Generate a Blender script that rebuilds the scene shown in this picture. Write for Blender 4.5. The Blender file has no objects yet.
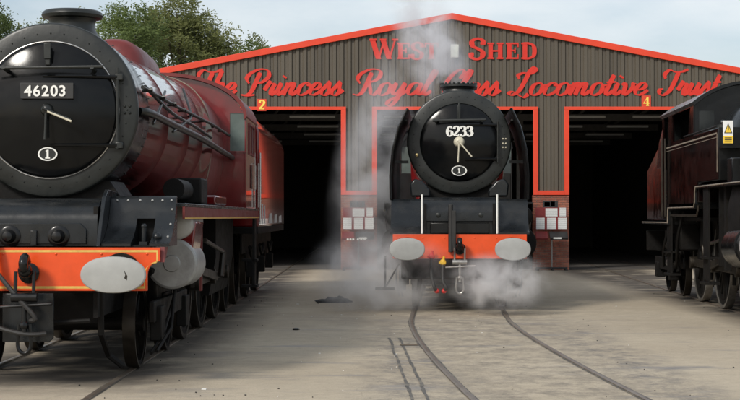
import bpy, bmesh, math, random
from mathutils import Vector, Matrix, noise as mnoise
random.seed(7)
PI = math.pi
SC = bpy.context.scene
COL = SC.collection

# ------------------------------------------------------------------ camera
CAM_H, F = 1.59, 1548.0            # eye height, focal length in photo pixels (740 wide)
cam = bpy.data.cameras.new('camera')
cam.lens = 75.3; cam.sensor_width = 36.0; cam.clip_end = 3000; cam.clip_start = 0.1
camo = bpy.data.objects.new('camera', cam); COL.objects.link(camo)
camo.location = (0, 0, CAM_H)
camo.rotation_euler = (math.radians(90.63), 0, 0)
SC.camera = camo

# ------------------------------------------------------------------ sun, sky, exposure
SUN_DIR = Vector((0.56, 0.74, -0.66)).normalized()     # direction the light travels
sun = bpy.data.lights.new('sun', 'SUN'); sun.energy = 2.7; sun.angle = math.radians(11.0)
sun.color = (1.0, 0.95, 0.87)
suno = bpy.data.objects.new('sun', sun); COL.objects.link(suno)
suno.rotation_euler = SUN_DIR.to_track_quat('-Z', 'Y').to_euler()
suno.location = (-20, -30, 30)
el = math.asin(-SUN_DIR.z); az = math.atan2(-SUN_DIR.x, -SUN_DIR.y)

world = bpy.data.worlds.new('World'); SC.world = world
world.use_nodes = True
nt = world.node_tree; nt.nodes.clear()
out = nt.nodes.new('ShaderNodeOutputWorld'); bg = nt.nodes.new('ShaderNodeBackground')
sky = nt.nodes.new('ShaderNodeTexSky'); sky.sky_type = 'NISHITA'; sky.sun_disc = False
sky.sun_elevation = el; sky.sun_rotation = az % (2*PI)
sky.air_density = 1.0; sky.dust_density = 2.2; sky.ozone_density = 1.2
bg.inputs['Strength'].default_value = 0.13
tc = nt.nodes.new('ShaderNodeTexCoord')
mp = nt.nodes.new('ShaderNodeMapping'); mp.inputs['Scale'].default_value = (3.0, 3.0, 9.0)
nz = nt.nodes.new('ShaderNodeTexNoise'); nz.inputs['Scale'].default_value = 1.6
nz.inputs['Detail'].default_value = 7; nz.inputs['Roughness'].default_value = 0.55
rp = nt.nodes.new('ShaderNodeValToRGB')
rp.color_ramp.elements[0].position = 0.36; rp.color_ramp.elements[0].color = (0.30,)*3+(1,)
rp.color_ramp.elements[1].position = 0.68; rp.color_ramp.elements[1].color = (0.95,)*3+(1,)
mx = nt.nodes.new('ShaderNodeMix'); mx.data_type = 'RGBA'
mx.inputs[7].default_value = (6.7, 7.1, 7.35, 1)         # thin white cloud, in the sky's own units
L = nt.links.new
L(tc.outputs['Generated'], mp.inputs['Vector']); L(mp.outputs[0], nz.inputs['Vector'])
L(nz.outputs['Fac'], rp.inputs['Fac']); L(rp.outputs['Color'], mx.inputs[0])
L(sky.outputs['Color'], mx.inputs[6]); L(mx.outputs[2], bg.inputs['Color'])
L(bg.outputs[0], out.inputs['Surface'])

SC.view_settings.view_transform = 'Standard'
SC.view_settings.look = 'None'
SC.view_settings.exposure = 0.0
SC.view_settings.gamma = 1.0
SC.view_settings.use_curve_mapping = False
SC.cycles.volume_step_rate = 1.0
SC.cycles.max_bounces = 8
SC.cycles.volume_bounces = 4

# ------------------------------------------------------------------ materials
MAT = {}
def mat(name, col, rough=0.5, metal=0.0, var=0.15, scale=6.0, bump=0.0, bscale=40.0, dirt=None, dirt_amt=0.0,
        coat=0.0, spec=0.5, rvar=0.12, streak=False, emit=None):
    """procedural painted / raw surface: base colour with grain, worn patches, uneven gloss"""
    m = bpy.data.materials.new(name); m.use_nodes = True
    n = m.node_tree; b = n.nodes['Principled BSDF']
    tc = n.nodes.new('ShaderNodeTexCoord')
    vec = tc.outputs['Object']
    if streak:
        mpn = n.nodes.new('ShaderNodeMapping'); mpn.inputs['Scale'].default_value = (1, 1, 0.12)
        n.links.new(vec, mpn.inputs['Vector']); svec = mpn.outputs[0]
    else:
        svec = vec
    t = n.nodes.new('ShaderNodeTexNoise'); t.inputs['Scale'].default_value = scale
    t.inputs['Detail'].default_value = 6; t.inputs['Roughness'].default_value = 0.6
    n.links.new(svec, t.inputs['Vector'])
    mm = n.nodes.new('ShaderNodeMix'); mm.data_type = 'RGBA'
    c = Vector(col)
    mm.inputs[6].default_value = (*(c*(1-var)), 1); mm.inputs[7].default_value = (*(c*(1+var)), 1)
    r0 = n.nodes.new('ShaderNodeMapRange'); r0.inputs[1].default_value = 0.3; r0.inputs[2].default_value = 0.7
    n.links.new(t.outputs['Fac'], r0.inputs[0]); n.links.new(r0.outputs[0], mm.inputs[0])
    colout = mm.outputs[2]
    if dirt is not None:
        t2 = n.nodes.new('ShaderNodeTexNoise'); t2.inputs['Scale'].default_value = scale*0.55
        t2.inputs['Detail'].default_value = 9; t2.inputs['Roughness'].default_value = 0.7
        n.links.new(svec, t2.inputs['Vector'])
        r2 = n.nodes.new('ShaderNodeMapRange'); r2.inputs[1].default_value = 0.48; r2.inputs[2].default_value = 0.72
        r2.inputs[4].default_value = dirt_amt
        n.links.new(t2.outputs['Fac'], r2.inputs[0])
        m2 = n.nodes.new('ShaderNodeMix'); m2.data_type = 'RGBA'
        n.links.new(r2.outputs[0], m2.inputs[0]); n.links.new(colout, m2.inputs[6])
        m2.inputs[7].default_value = (*dirt, 1); colout = m2.outputs[2]
    n.links.new(colout, b.inputs['Base Color'])
    rr = n.nodes.new('ShaderNodeMapRange')
    rr.inputs[1].default_value = 0.25; rr.inputs[2].default_value = 0.75
    rr.inputs[3].default_value = max(0.03, rough-rvar); rr.inputs[4].default_value = min(1, rough+rvar)
    n.links.new(t.outputs['Fac'], rr.inputs[0]); n.links.new(rr.outputs[0], b.inputs['Roughness'])
    b.inputs['Metallic'].default_value = metal
    b.inputs['Specular IOR Level'].default_value = spec
    b.inputs['Coat Weight'].default_value = coat; b.inputs['Coat Roughness'].default_value = 0.055
    if bump > 0:
        tb = n.nodes.new('ShaderNodeTexNoise'); tb.inputs['Scale'].default_value = bscale
        tb.inputs['Detail'].default_value = 4
        n.links.new(vec, tb.inputs['Vector'])
        bp = n.nodes.new('ShaderNodeBump'); bp.inputs['Strength'].default_value = bump
        bp.inputs['Distance'].default_value = 0.02
        n.links.new(tb.outputs['Fac'], bp.inputs['Height']); n.links.new(bp.outputs[0], b.inputs['Normal'])
    MAT[name] = m
    return m

GRIME = (0.045, 0.040, 0.033)
mat('smokebox_black', (0.0095, 0.0115, 0.0105), 0.40, var=0.25, scale=5, bump=0.10, bscale=14, dirt=(0.032, 0.032, 0.028), dirt_amt=0.35)
mat('door_black', (0.004, 0.0045, 0.005), 0.15, var=0.2, scale=4, bump=0.04, bscale=4, dirt=(0.010, 0.010, 0.009), dirt_amt=0.4, rvar=0.06, spec=0.24)
mat('gloss_black', (0.006, 0.0065, 0.007), 0.22, var=0.2, scale=5, bump=0.05, bscale=8, dirt=(0.016,0.014,0.012), dirt_amt=0.4, spec=0.35)
mat('platform_black', (0.0085, 0.0105, 0.0125), 0.28, var=0.25, scale=4, bump=0.07, bscale=7, dirt=(0.026, 0.025, 0.022), dirt_amt=0.6, spec=0.42)
mat('frame_black', (0.006, 0.0055, 0.005), 0.62, var=0.3, scale=8, bump=0.15, bscale=25, dirt=(0.014, 0.010, 0.007), dirt_amt=0.6, spec=0.2)
mat('crimson', (0.150, 0.005, 0.006), 0.20, var=0.25, scale=3, bump=0.022, bscale=3.5, dirt=(0.06, 0.005, 0.005), dirt_amt=0.5, coat=1.0, rvar=0.08)
mat('dull_red', (0.155, 0.022, 0.020), 0.42, var=0.2, scale=4, bump=0.06, bscale=9, dirt=(0.08, 0.02, 0.018), dirt_amt=0.5)
mat('maroon_black', (0.0050, 0.0022, 0.0022), 0.15, var=0.4, scale=3, bump=0.06, bscale=4, dirt=(0.005, 0.0045, 0.0045), dirt_amt=0.8, spec=0.4)  # black paint with a red tint standing in for reflections
mat('buffer_orange', (0.72, 0.075, 0.010), 0.34, var=0.10, scale=4, bump=0.05, bscale=8, dirt=(0.40, 0.05, 0.015), dirt_amt=0.35)
mat('lining_yellow', (0.62, 0.40, 0.09), 0.5, var=0.2, scale=12)
mat('lining_grey', (0.26, 0.22, 0.17), 0.5, var=0.3, scale=12)
mat('buffer_steel', (0.34, 0.345, 0.335), 0.52, metal=0.15, var=0.12, scale=3, bump=0.05, bscale=30, dirt=(0.22, 0.21, 0.19), dirt_amt=0.55)
mat('bright_steel', (0.55, 0.54, 0.52), 0.28, metal=0.9, var=0.15, scale=8, dirt=(0.2, 0.18, 0.15), dirt_amt=0.4)
mat('oily_steel', (0.034, 0.028, 0.021), 0.42, metal=0.45, var=0.35, scale=8, dirt=(0.03, 0.022, 0.015), dirt_amt=0.7)
mat('cylinder_grey', (0.36, 0.36, 0.35), 0.42, metal=0.4, var=0.25, scale=4, dirt=(0.10, 0.085, 0.075), dirt_amt=0.7)
mat('worn_steel', (0.30, 0.29, 0.27), 0.35, metal=0.8, var=0.3, scale=6, dirt=(0.06, 0.05, 0.04), dirt_amt=0.8)
mat('dark_glass', (0.012, 0.014, 0.014), 0.10, var=0.2, scale=3)
mat('deflector_black', (0.006, 0.0065, 0.007), 0.5, var=0.2, scale=4, spec=0.2, dirt=(0.012, 0.011, 0.010), dirt_amt=0.4)
mat('worn_face', (0.30, 0.30, 0.285), 0.36, metal=0.5, var=0.25, scale=9, dirt=(0.17, 0.155, 0.13), dirt_amt=0.7)
mat('brass', (0.55, 0.42, 0.20), 0.35, metal=0.8, var=0.2)
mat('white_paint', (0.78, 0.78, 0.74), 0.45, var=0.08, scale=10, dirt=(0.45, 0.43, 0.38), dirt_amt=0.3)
mat('cream_paint', (0.58, 0.54, 0.42), 0.45, var=0.12, scale=10)
mat('hose_black', (0.02, 0.019, 0.018), 0.6, var=0.2)
mat('valve_red', (0.50, 0.025, 0.02), 0.4, var=0.15)
mat('valve_yellow', (0.70, 0.42, 0.03), 0.4, var=0.15)
mat('window_glass', (0.10, 0.13, 0.12), 0.12, var=0.2, scale=3, dirt=(0.2, 0.22, 0.2), dirt_amt=0.4)  # pane colour carries the grey-green of reflected sky
mat('rail_steel', (0.21, 0.175, 0.14), 0.40, metal=0.5, var=0.3, scale=4, dirt=(0.11, 0.06, 0.03), dirt_amt=0.6)
mat('tar', (0.085, 0.078, 0.068), 0.7, var=0.35, scale=5, dirt=(0.30, 0.26, 0.20), dirt_amt=0.9)
mat('coal', (0.012, 0.012, 0.012), 0.5, var=0.3, bump=0.8, bscale=9)
mat('cladding', (0.088, 0.074, 0.055), 0.55, var=0.12, scale=1.2, dirt=(0.060, 0.050, 0.038), dirt_amt=0.6, streak=True)
mat('trim_orange', (0.68, 0.050, 0.016), 0.42, var=0.07, scale=3, dirt=(0.5, 0.06, 0.03), dirt_amt=0.3)
mat('letter_red', (0.60, 0.024, 0.011), 0.45, var=0.06, scale=5)
mat('plate_red', (0.62, 0.055, 0.02), 0.45, var=0.08)
mat('digit_yellow', (0.85, 0.62, 0.10), 0.45, var=0.05)
mat('mortar', (0.30, 0.27, 0.23), 0.9, var=0.15, scale=20)
mat('roof_sheet', (0.12, 0.12, 0.125), 0.5, var=0.15, scale=1)
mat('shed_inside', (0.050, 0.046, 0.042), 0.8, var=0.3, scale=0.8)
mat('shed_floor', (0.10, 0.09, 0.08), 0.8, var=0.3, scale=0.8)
mat('steelwork', (0.16, 0.15, 0.14), 0.6, var=0.2)
mat('tube_white', (0.7, 0.7, 0.68), 0.4, var=0.05)
mat('board_maroon', (0.17, 0.018, 0.018), 0.5, var=0.15)
mat('board_black', (0.02, 0.02, 0.02), 0.5, var=0.15)
mat('pole_grey', (0.30, 0.30, 0.29), 0.4, metal=0.5)
mat('lamp_housing', (0.62, 0.64, 0.56), 0.4, var=0.08)
mat('lamp_lens', (0.66, 0.70, 0.60), 0.3, var=0.1)
mat('cloth_dark', (0.022, 0.023, 0.026), 0.7, var=0.4, scale=10, bump=0.5, bscale=18)
mat('bark', (0.10, 0.08, 0.06), 0.9, var=0.3, scale=6, bump=0.5, bscale=12)
mat('sign_yellow', (0.86, 0.58, 0.05), 0.45, var=0.05)
mat('sign_white', (0.80, 0.80, 0.78), 0.45, var=0.05)
mat('sign_black', (0.02, 0.02, 0.02), 0.5, var=0.05)
mat('grass', (0.06, 0.09, 0.03), 0.9, var=0.4, scale=0.3)

def leaf_mat(name, col):
    m = mat(name, col, 0.6, var=0.25, scale=0.7, spec=0.08)
    n = m.node_tree; b = n.nodes['Principled BSDF']; o = n.nodes['Material Output']
    tr = n.nodes.new('ShaderNodeBsdfTranslucent'); tr.inputs['Color'].default_value = (col[0]*1.15, col[1]*1.15, col[2]*.8, 1)
    mxs = n.nodes.new('ShaderNodeMixShader'); mxs.inputs[0].default_value = 0.45
    n.links.new(b.outputs[0], mxs.inputs[1]); n.links.new(tr.outputs[0], mxs.inputs[2]); n.links.new(mxs.outputs[0], o.inputs['Surface'])
    return m
leaf_mat('leaf_green', (0.135, 0.175, 0.068)); leaf_mat('leaf_olive', (0.190, 0.205, 0.085)); leaf_mat('leaf_dark', (0.105, 0.140, 0.065))

def brick_mats():
    for i, c in enumerate([(0.26, 0.085, 0.055), (0.31, 0.11, 0.07), (0.21, 0.07, 0.05)]):
        mat('brick_%d' % i, c, 0.85, var=0.22, scale=14, bump=0.3, bscale=60)
brick_mats()

def paper_mat():
    m = bpy.data.materials.new('printed_paper'); m.use_nodes = True; n = m.node_tree
    b = n.nodes['Principled BSDF']; tc = n.nodes.new('ShaderNodeTexCoord')
    w = n.nodes.new('ShaderNodeTexWave'); w.wave_type = 'BANDS'; w.bands_direction = 'Z'
    w.inputs['Scale'].default_value = 9.0; w.inputs['Distortion'].default_value = 1.5; w.inputs['Detail'].default_value = 3
    w.inputs['Detail Scale'].default_value = 9
    n.links.new(tc.outputs['Object'], w.inputs['Vector'])
    r = n.nodes.new('ShaderNodeValToRGB')
    r.color_ramp.elements[0].position = 0.15; r.color_ramp.elements[0].color = (0.36, 0.37, 0.37, 1)
    r.color_ramp.elements[1].position = 0.45; r.color_ramp.elements[1].color = (0.66, 0.67, 0.66, 1)
    n.links.new(w.outputs['Fac'], r.inputs['Fac']); n.links.new(r.outputs['Color'], b.inputs['Base Color'])
    b.inputs['Roughness'].default_value = 0.5
    MAT['printed_paper'] = m
paper_mat()

def ground_mat():
    m = bpy.data.materials.new('concrete_yard'); m.use_nodes = True; n = m.node_tree; lk = n.links.new
    b = n.nodes['Principled BSDF']; tc = n.nodes.new('ShaderNodeTexCoord'); P = tc.outputs['Object']
    def noise(scale, detail=6, rough=0.6, sx=1, sy=1, off=0):
        mp = n.nodes.new('ShaderNodeMapping'); mp.inputs['Scale'].default_value = (sx, sy, 1)
        mp.inputs['Location'].default_value = (off, off*0.7, 0)
        lk(P, mp.inputs['Vector'])
        t = n.nodes.new('ShaderNodeTexNoise'); t.inputs['Scale'].default_value = scale
        t.inputs['Detail'].default_value = detail; t.inputs['Roughness'].default_value = rough
        lk(mp.outputs[0], t.inputs['Vector']); return t.outputs['Fac']
    def rng(v, a, b_, c=0, d=1):
        r = n.nodes.new('ShaderNodeMapRange'); r.inputs[1].default_value = a; r.inputs[2].default_value = b_
        r.inputs[3].default_value = c; r.inputs[4].default_value = d; lk(v, r.inputs[0]); return r.outputs[0]
    def math_(op, a, b_=None):
        q = n.nodes.new('ShaderNodeMath'); q.operation = op
        for i, v in enumerate((a, b_)):
            if v is None: continue
            if isinstance(v, (int, float)): q.inputs[i].default_value = v
            else: lk(v, q.inputs[i])
        return q.outputs[0]
    def mix(f, a, b_):
        q = n.nodes.new('ShaderNodeMix'); q.data_type = 'RGBA'
        lk(f, q.inputs[0])
        for i, v in ((6, a), (7, b_)):
            if isinstance(v, tuple): q.inputs[i].default_value = (*v, 1)
            else: lk(v, q.inputs[i])
        return q.outputs[2]
    sep = n.nodes.new('ShaderNodeSeparateXYZ'); lk(P, sep.inputs[0])
    X, Y = sep.outputs[0], sep.outputs[1]
    base = mix(rng(noise(0.35, 6, 0.6), 0.35, 0.65), (0.455, 0.380, 0.280), (0.540, 0.460, 0.345))
    base = mix(rng(noise(5.5, 6, 0.75, off=3), 0.42, 0.75, 0, 0.55), base, (0.31, 0.268, 0.20))
    base = mix(rng(noise(45, 3, 0.7, off=9), 0.55, 0.75, 0, 0.6), base, (0.16, 0.14, 0.115))
    base = mix(rng(noise(30, 3, 0.7, off=5), 0.66, 0.74, 0, 0.6), base, (0.60, 0.57, 0.50))
    base = mix(rng(noise(110, 3, 0.7, off=4), 0.40, 0.70, 0, 0.45), base, (0.20, 0.175, 0.135))
    vo = n.nodes.new('ShaderNodeTexVoronoi'); vo.feature = 'DISTANCE_TO_EDGE'; vo.inputs['Scale'].default_value = 0.42
    vm = n.nodes.new('ShaderNodeVectorMath'); vm.operation = 'ADD'; lk(P, vm.inputs[0])
    vt = n.nodes.new('ShaderNodeTexNoise'); vt.inputs['Scale'].default_value = 1.3; vt.inputs['Detail'].default_value = 6; lk(P, vt.inputs['Vector'])
    lk(vt.outputs['Color'], vm.inputs[1]); lk(vm.outputs[0], vo.inputs['Vector'])
    base = mix(rng(vo.outputs['Distance'], 0.007, 0.002, 0, 0.18), base, (0.16, 0.14, 0.11))
    # oily band along the centre road; darker noisy patch across the yard in front of it
    dc = math_('ABSOLUTE', math_('SUBTRACT', X, 1.6))
    band = math_('MULTIPLY', rng(dc, 1.9, 0.5), rng(noise(2.4, 13, 0.80, 1.3, 0.9, 2), 0.44, 0.66))
    base = mix(math_('MULTIPLY', band, 0.72), base, (0.085, 0.078, 0.072))
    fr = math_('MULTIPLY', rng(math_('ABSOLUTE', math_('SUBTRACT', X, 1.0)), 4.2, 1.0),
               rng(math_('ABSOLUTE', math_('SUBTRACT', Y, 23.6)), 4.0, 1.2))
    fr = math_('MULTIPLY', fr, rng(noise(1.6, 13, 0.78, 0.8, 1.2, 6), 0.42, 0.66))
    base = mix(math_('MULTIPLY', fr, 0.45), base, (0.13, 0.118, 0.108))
    # blue-grey oil staining hugging the outer side of the right rail and the tar lines at left
    for xc, w0, w1, off, k in ((2.78, .62, .18, 21, .75), (.42, .75, .20, 33, .70)):
        dd = math_('ABSOLUTE', math_('SUBTRACT', X, xc))
        st = math_('MULTIPLY', rng(dd, w0, w1), rng(noise(2.6, 13, .80, 1.2, .9, off), .45, .62))
        base = mix(math_('MULTIPLY', math_('MULTIPLY', st, rng(Y, 25, 20)), k), base, (0.105, 0.102, 0.105))
    # drip dirt plus painted shade beneath the engines on the left and right roads
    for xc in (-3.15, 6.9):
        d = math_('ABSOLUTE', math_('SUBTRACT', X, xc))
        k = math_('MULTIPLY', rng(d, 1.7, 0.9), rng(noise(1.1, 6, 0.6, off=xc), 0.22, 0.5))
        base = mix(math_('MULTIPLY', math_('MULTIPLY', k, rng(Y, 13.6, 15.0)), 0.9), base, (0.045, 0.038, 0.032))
    # damp, bluish streaks
    wet = math_('MULTIPLY', rng(noise(1.1, 6, 0.6, 0.45, 1.3, 12), 0.57, 0.66), math_('MULTIPLY', rng(dc, 4.5, 2.0), rng(Y, 27, 21)))
    base = mix(math_('MULTIPLY', wet, 0.6), base, (0.15, 0.145, 0.15))
    far = rng(math_('MAXIMUM', math_('ABSOLUTE', X), math_('SUBTRACT', Y, 40)), 45, 60)
    base = mix(far, base, (0.07, 0.085, 0.035))
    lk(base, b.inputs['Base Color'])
    lk(math_('SUBTRACT', rng(noise(0.8, 5), 0.3, 0.7, 0.72, 0.92), math_('MULTIPLY', wet, 0.35)), b.inputs['Roughness'])
    bp = n.nodes.new('ShaderNodeBump'); bp.inputs['Strength'].default_value = 0.5; bp.inputs['Distance'].default_value = 0.015
    lk(noise(22, 6, 0.7), bp.inputs['Height']); lk(bp.outputs[0], b.inputs['Normal'])
    b.inputs['Specular IOR Level'].default_value = 0.35
    MAT['concrete_yard'] = m
ground_mat()

# ------------------------------------------------------------------ mesh helpers
class MB:
    def __init__(s): s.v = []; s.f = []
    def add(s, vs, fs):
        o = len(s.v); s.v += [tuple(p) for p in vs]; s.f += [tuple(i+o for i in q) for q in fs]
        return s
    def box(s, x0, x1, y0, y1, z0, z1):
        return s.add([(x0,y0,z0),(x1,y0,z0),(x1,y1,z0),(x0,y1,z0),(x0,y0,z1),(x1,y0,z1),(x1,y1,z1),(x0,y1,z1)],
                     [(0,3,2,1),(4,5,6,7),(0,1,5,4),(1,2,6,5),(2,3,7,6),(3,0,4,7)])
    def loft(s, rings, cap=True, closed=False):
        n = len(rings[0]); vs = [p for r in rings for p in r]; fs = []
        m = len(rings)
        for i in range(m if closed else m-1):
            a, b = i*n, ((i+1) % m)*n
            for j in range(n):
                k = (j+1) % n
                fs.append((a+j, a+k, b+k, b+j))
        if cap and not closed:
            fs.append(tuple(range(n-1, -1, -1))); fs.append(tuple((m-1)*n+j for j in range(n)))
        return s.add(vs, fs)
    def lathe(s, o, ax, prof, n=32, cap=True):
        o = Vector(o); ax = Vector(ax).normalized()
        u = ax.orthogonal().normalized(); w = ax.cross(u)
        return s.loft([[o+ax*t+(u*math.cos(2*PI*j/n)+w*math.sin(2*PI*j/n))*max(r, 1e-4) for j in range(n)] for t, r in prof], cap)
    def cyl(s, p0, p1, r0, r1=None, n=16):
        p0, p1 = Vector(p0), Vector(p1)
        return s.lathe(p0, p1-p0, [(0, r0), ((p1-p0).length, r0 if r1 is None else r1)], n)
    def torus(s, o, ax, R, r, n=40, k=8, sx=1.0):
        o = Vector(o); ax = Vector(ax).normalized(); u = ax.orthogonal().normalized(); w = ax.cross(u)
        rings = []
        for i in range(n):
            a = 2*PI*i/n; d = u*math.cos(a)+w*math.sin(a)
            rings.append([o+d*(R+r*math.cos(2*PI*j/k))+ax*(r*math.sin(2*PI*j/k)) for j in range(k)])
        return s.loft(rings, closed=True)
    def tube(s, pts, r, n=8):
        pts = [Vector(p) for p in pts]; rings = []; u = None
        for i, p in enumerate(pts):
            d = (pts[min(i+1, len(pts)-1)]-pts[max(i-1, 0)]).normalized()
            u = d.orthogonal().normalized() if u is None else (u-d*u.dot(d)).normalized()
            w = d.cross(u); rr = r[i] if isinstance(r, (list, tuple)) else r
            rings.append([p+(u*math.cos(2*PI*j/n)+w*math.sin(2*PI*j/n))*rr for j in range(n)])
        return s.loft(rings)
    def prism(s, poly, axis, a, b):
        def P(q, t):
            return {'x': (t, q[0], q[1]), 'y': (q[0], t, q[1]), 'z': (q[0], q[1], t)}[axis]
        return s.loft([[P(q, a) for q in poly], [P(q, b) for q in poly]])
    def ball(s, c, r, n=12):
        rx, ry, rz = (r, r, r) if isinstance(r, (int, float)) else r
        rings = [[(c[0]+rx*math.sin(PI*i/n)*math.cos(2*PI*j/n/1), c[1]+ry*math.sin(PI*i/n)*math.sin(2*PI*j/n), c[2]+rz*math.cos(PI*i/n))
                  for j in range(n)] for i in range(1, n)]
        return s.loft(rings)
    def build(s, name, m, parent=None, bevel=0, smooth=True, angle=38, recalc=True):
        me = bpy.data.meshes.new(name); me.from_pydata(s.v, [], s.f)
        if recalc:
            bm = bmesh.new(); bm.from_mesh(me); bmesh.ops.recalc_face_normals(bm, faces=bm.faces); bm.to_mesh(me); bm.free()
        if smooth:
            me.shade_smooth(); me.set_sharp_from_angle(angle=math.radians(angle))
        me.materials.append(MAT[m] if isinstance(m, str) else m)
        o = bpy.data.objects.new(name, me); COL.objects.link(o)
        if parent: o.parent = parent
        if bevel:
            bv = o.modifiers.new('bevel', 'BEVEL'); bv.width = bevel; bv.segments = 2; bv.limit_method = 'ANGLE'
            bv.angle_limit = math.radians(40)
        return o

def tag(o, label=None, cat=None, group=None, kind=None):
    if label: o['label'] = label
    if cat: o['category'] = cat
    if group: o['group'] = group
    if kind: o['kind'] = kind
    return o
def thing(name, label, cat, loc=(0,0,0), rz=0, group=None):
    o = bpy.data.objects.new(name, None); COL.objects.link(o); o.location = loc; o.rotation_euler = (0,0,rz)
    o.empty_display_size = 0.3
    return tag(o, label, cat, group)
def share(o, parent, loc=(0,0,0), rot=(0,0,0)):
    c = o.copy(); COL.objects.link(c); c.parent = parent; c.location = loc; c.rotation_euler = rot
    return c
def px(x, y, d):
    """photo pixel at distance d in front of the camera -> world point"""
    return Vector(((x-370)/F*d, d, CAM_H+(217-y)/F*d))
def spline(pts, n=8):
    """Catmull-Rom through 2-D or 3-D points"""
    P = [Vector(p) for p in pts]
    if len(P) < 3: return P
    o = []
    for i in range(len(P)-1):
        a, b, c, d = P[max(i-1,0)], P[i], P[i+1], P[min(i+2,len(P)-1)]
        for k in range(n):
            t = k/n
            o.append(0.5*((2*b)+(c-a)*t+(2*a-5*b+4*c-d)*t*t+(3*b-a-3*c+d)*t**3))
    o.append(P[-1]); return o

# ------------------------------------------------------------------ brush lettering
GL = {
 'a': (1.0, [[(.78,.80),(.5,1.0),(.2,.85),(.08,.45),(.2,.06),(.45,.1),(.68,.45),(.80,.98)], [(.80,1.0),(.72,.4),(.80,.06),(1.0,.12),(1.12,.36)]]),
 'c': (.80, [[(.66,.72),(.62,.95),(.42,1.0),(.16,.78),(.08,.4),(.2,.06),(.45,.02),(.7,.2),(.88,.42)]]),
 'e': (.80, [[(.12,.42),(.45,.5),(.63,.74),(.5,1.0),(.25,.9),(.08,.5),(.18,.1),(.42,.02),(.66,.18),(.86,.42)]]),
 'h': (.98, [[(.26,2.05),(.18,1.0),(.10,0)], [(.14,.5),(.40,.96),(.66,.96),(.62,.4),(.68,.05),(.86,.1),(1.0,.35)]]),
 'i': (.52, [[(.20,1.0),(.14,.35),(.22,.03),(.4,.12),(.55,.38)], [(.26,1.42),(.27,1.50),(.28,1.56)]]),
 'l': (.52, [[(.05,.5),(.38,1.45),(.46,1.98),(.32,2.0),(.22,1.5),(.12,.4),(.2,.03),(.38,.12),(.54,.38)]]),
 'm': (1.28, [[(.14,1.0),(.12,.5),(.08,0)], [(.1,.5),(.3,.96),(.5,.94),(.46,.4),(.44,0)], [(.47,.5),(.68,.96),(.9,.94),(.86,.35),(.92,.03),(1.1,.1),(1.26,.38)]]),
 'n': (.92, [[(.14,1.0),(.12,.5),(.08,0)], [(.1,.5),(.33,.96),(.56,.94),(.52,.35),(.60,.03),(.78,.1),(.92,.38)]]),
 'o': (.86, [[(.45,1.0),(.18,.85),(.08,.45),(.2,.05),(.45,.02),(.70,.25),(.72,.65),(.55,.97),(.40,.98)], [(.60,.93),(.78,.80),(.95,.84)]]),
 'r': (.78, [[(.0,.4),(.12,.8),(.22,1.16)], [(.17,1.02),(.38,.92),(.55,.90),(.48,.35),(.55,.03),(.72,.12),(.85,.38)]]),
 's': (.70, [[(.0,.3),(.26,.78),(.42,1.12)], [(.40,1.02),(.45,.70),(.57,.34),(.44,.03),(.2,.02),(.08,.2)], [(.45,.10),(.64,.2),(.80,.42)]]),
 't': (.56, [[(.32,1.65),(.24,1.0),(.18,.35),(.25,.03),(.42,.1),(.60,.38)], [(.0,1.04),(.3,1.05),(.58,1.08)]]),
 'u': (.98, [[(.16,1.0),(.10,.35),(.2,.03),(.42,.15),(.62,.6),(.70,1.0)], [(.70,1.0),(.64,.35),(.72,.03),(.88,.12),(1.02,.38)]]),
 'v': (.84, [[(.0,.78),(.12,.98),(.20,.7),(.22,.3),(.30,.03),(.5,.2),(.68,.6),(.64,.95),(.88,.88)]]),
 'y': (.98, [[(.16,1.0),(.10,.4),(.2,.04),(.42,.15),(.62,.6),(.70,1.0)], [(.72,1.0),(.64,.2),(.50,-.5),(.25,-.88),(.02,-.74),(.12,-.42),(.5,-.15),(1.0,.36)]]),
 'T': (1.25, [[(.05,1.35),(-.12,1.7),(.15,2.05),(.62,1.88),(1.1,1.92),(1.5,2.12)], [(.86,1.88),(.80,1.1),(.66,.35),(.3,.0),(-.02,.12),(-.08,.42),(.14,.5)]]),
 'P': (1.32, [[(.62,1.85),(.56,1.0),(.46,.25),(.2,.0),(-.12,.04)], [(.14,.95),(-.14,1.35),(.02,1.8),(.55,2.12),(1.1,2.0),(1.28,1.5),(1.0,1.08),(.62,.95)], [(-.16,.02),(.25,-.06),(.78,.02)]]),
 'R': (1.42, [[(.62,1.85),(.56,1.0),(.46,.25),(.2,.0),(-.12,.1)], [(.14,.95),(-.14,1.35),(.02,1.8),(.55,2.12),(1.1,2.0),(1.22,1.55),(1.0,1.18),(.62,1.05)], [(.66,1.06),(.88,.55),(1.05,.1),(1.25,.03),(1.46,.38)]]),
 'C': (1.2, [[(.98,1.35),(1.18,1.75),(.98,2.1),(.5,1.85),(.16,1.1),(.16,.4),(.45,.0),(.85,.1),(1.2,.5)]]),
 'L': (1.2, [[(.30,1.3),(.14,1.62),(.45,1.82),(.85,1.75),(1.12,2.05),(.98,2.28),(.78,1.95),(.66,1.0),(.50,.3),(.18,.0),(-.06,.12),(.12,.28),(.45,.1),(.78,-.12),(1.0,-.18),(1.18,.1)]]),
}
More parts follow.
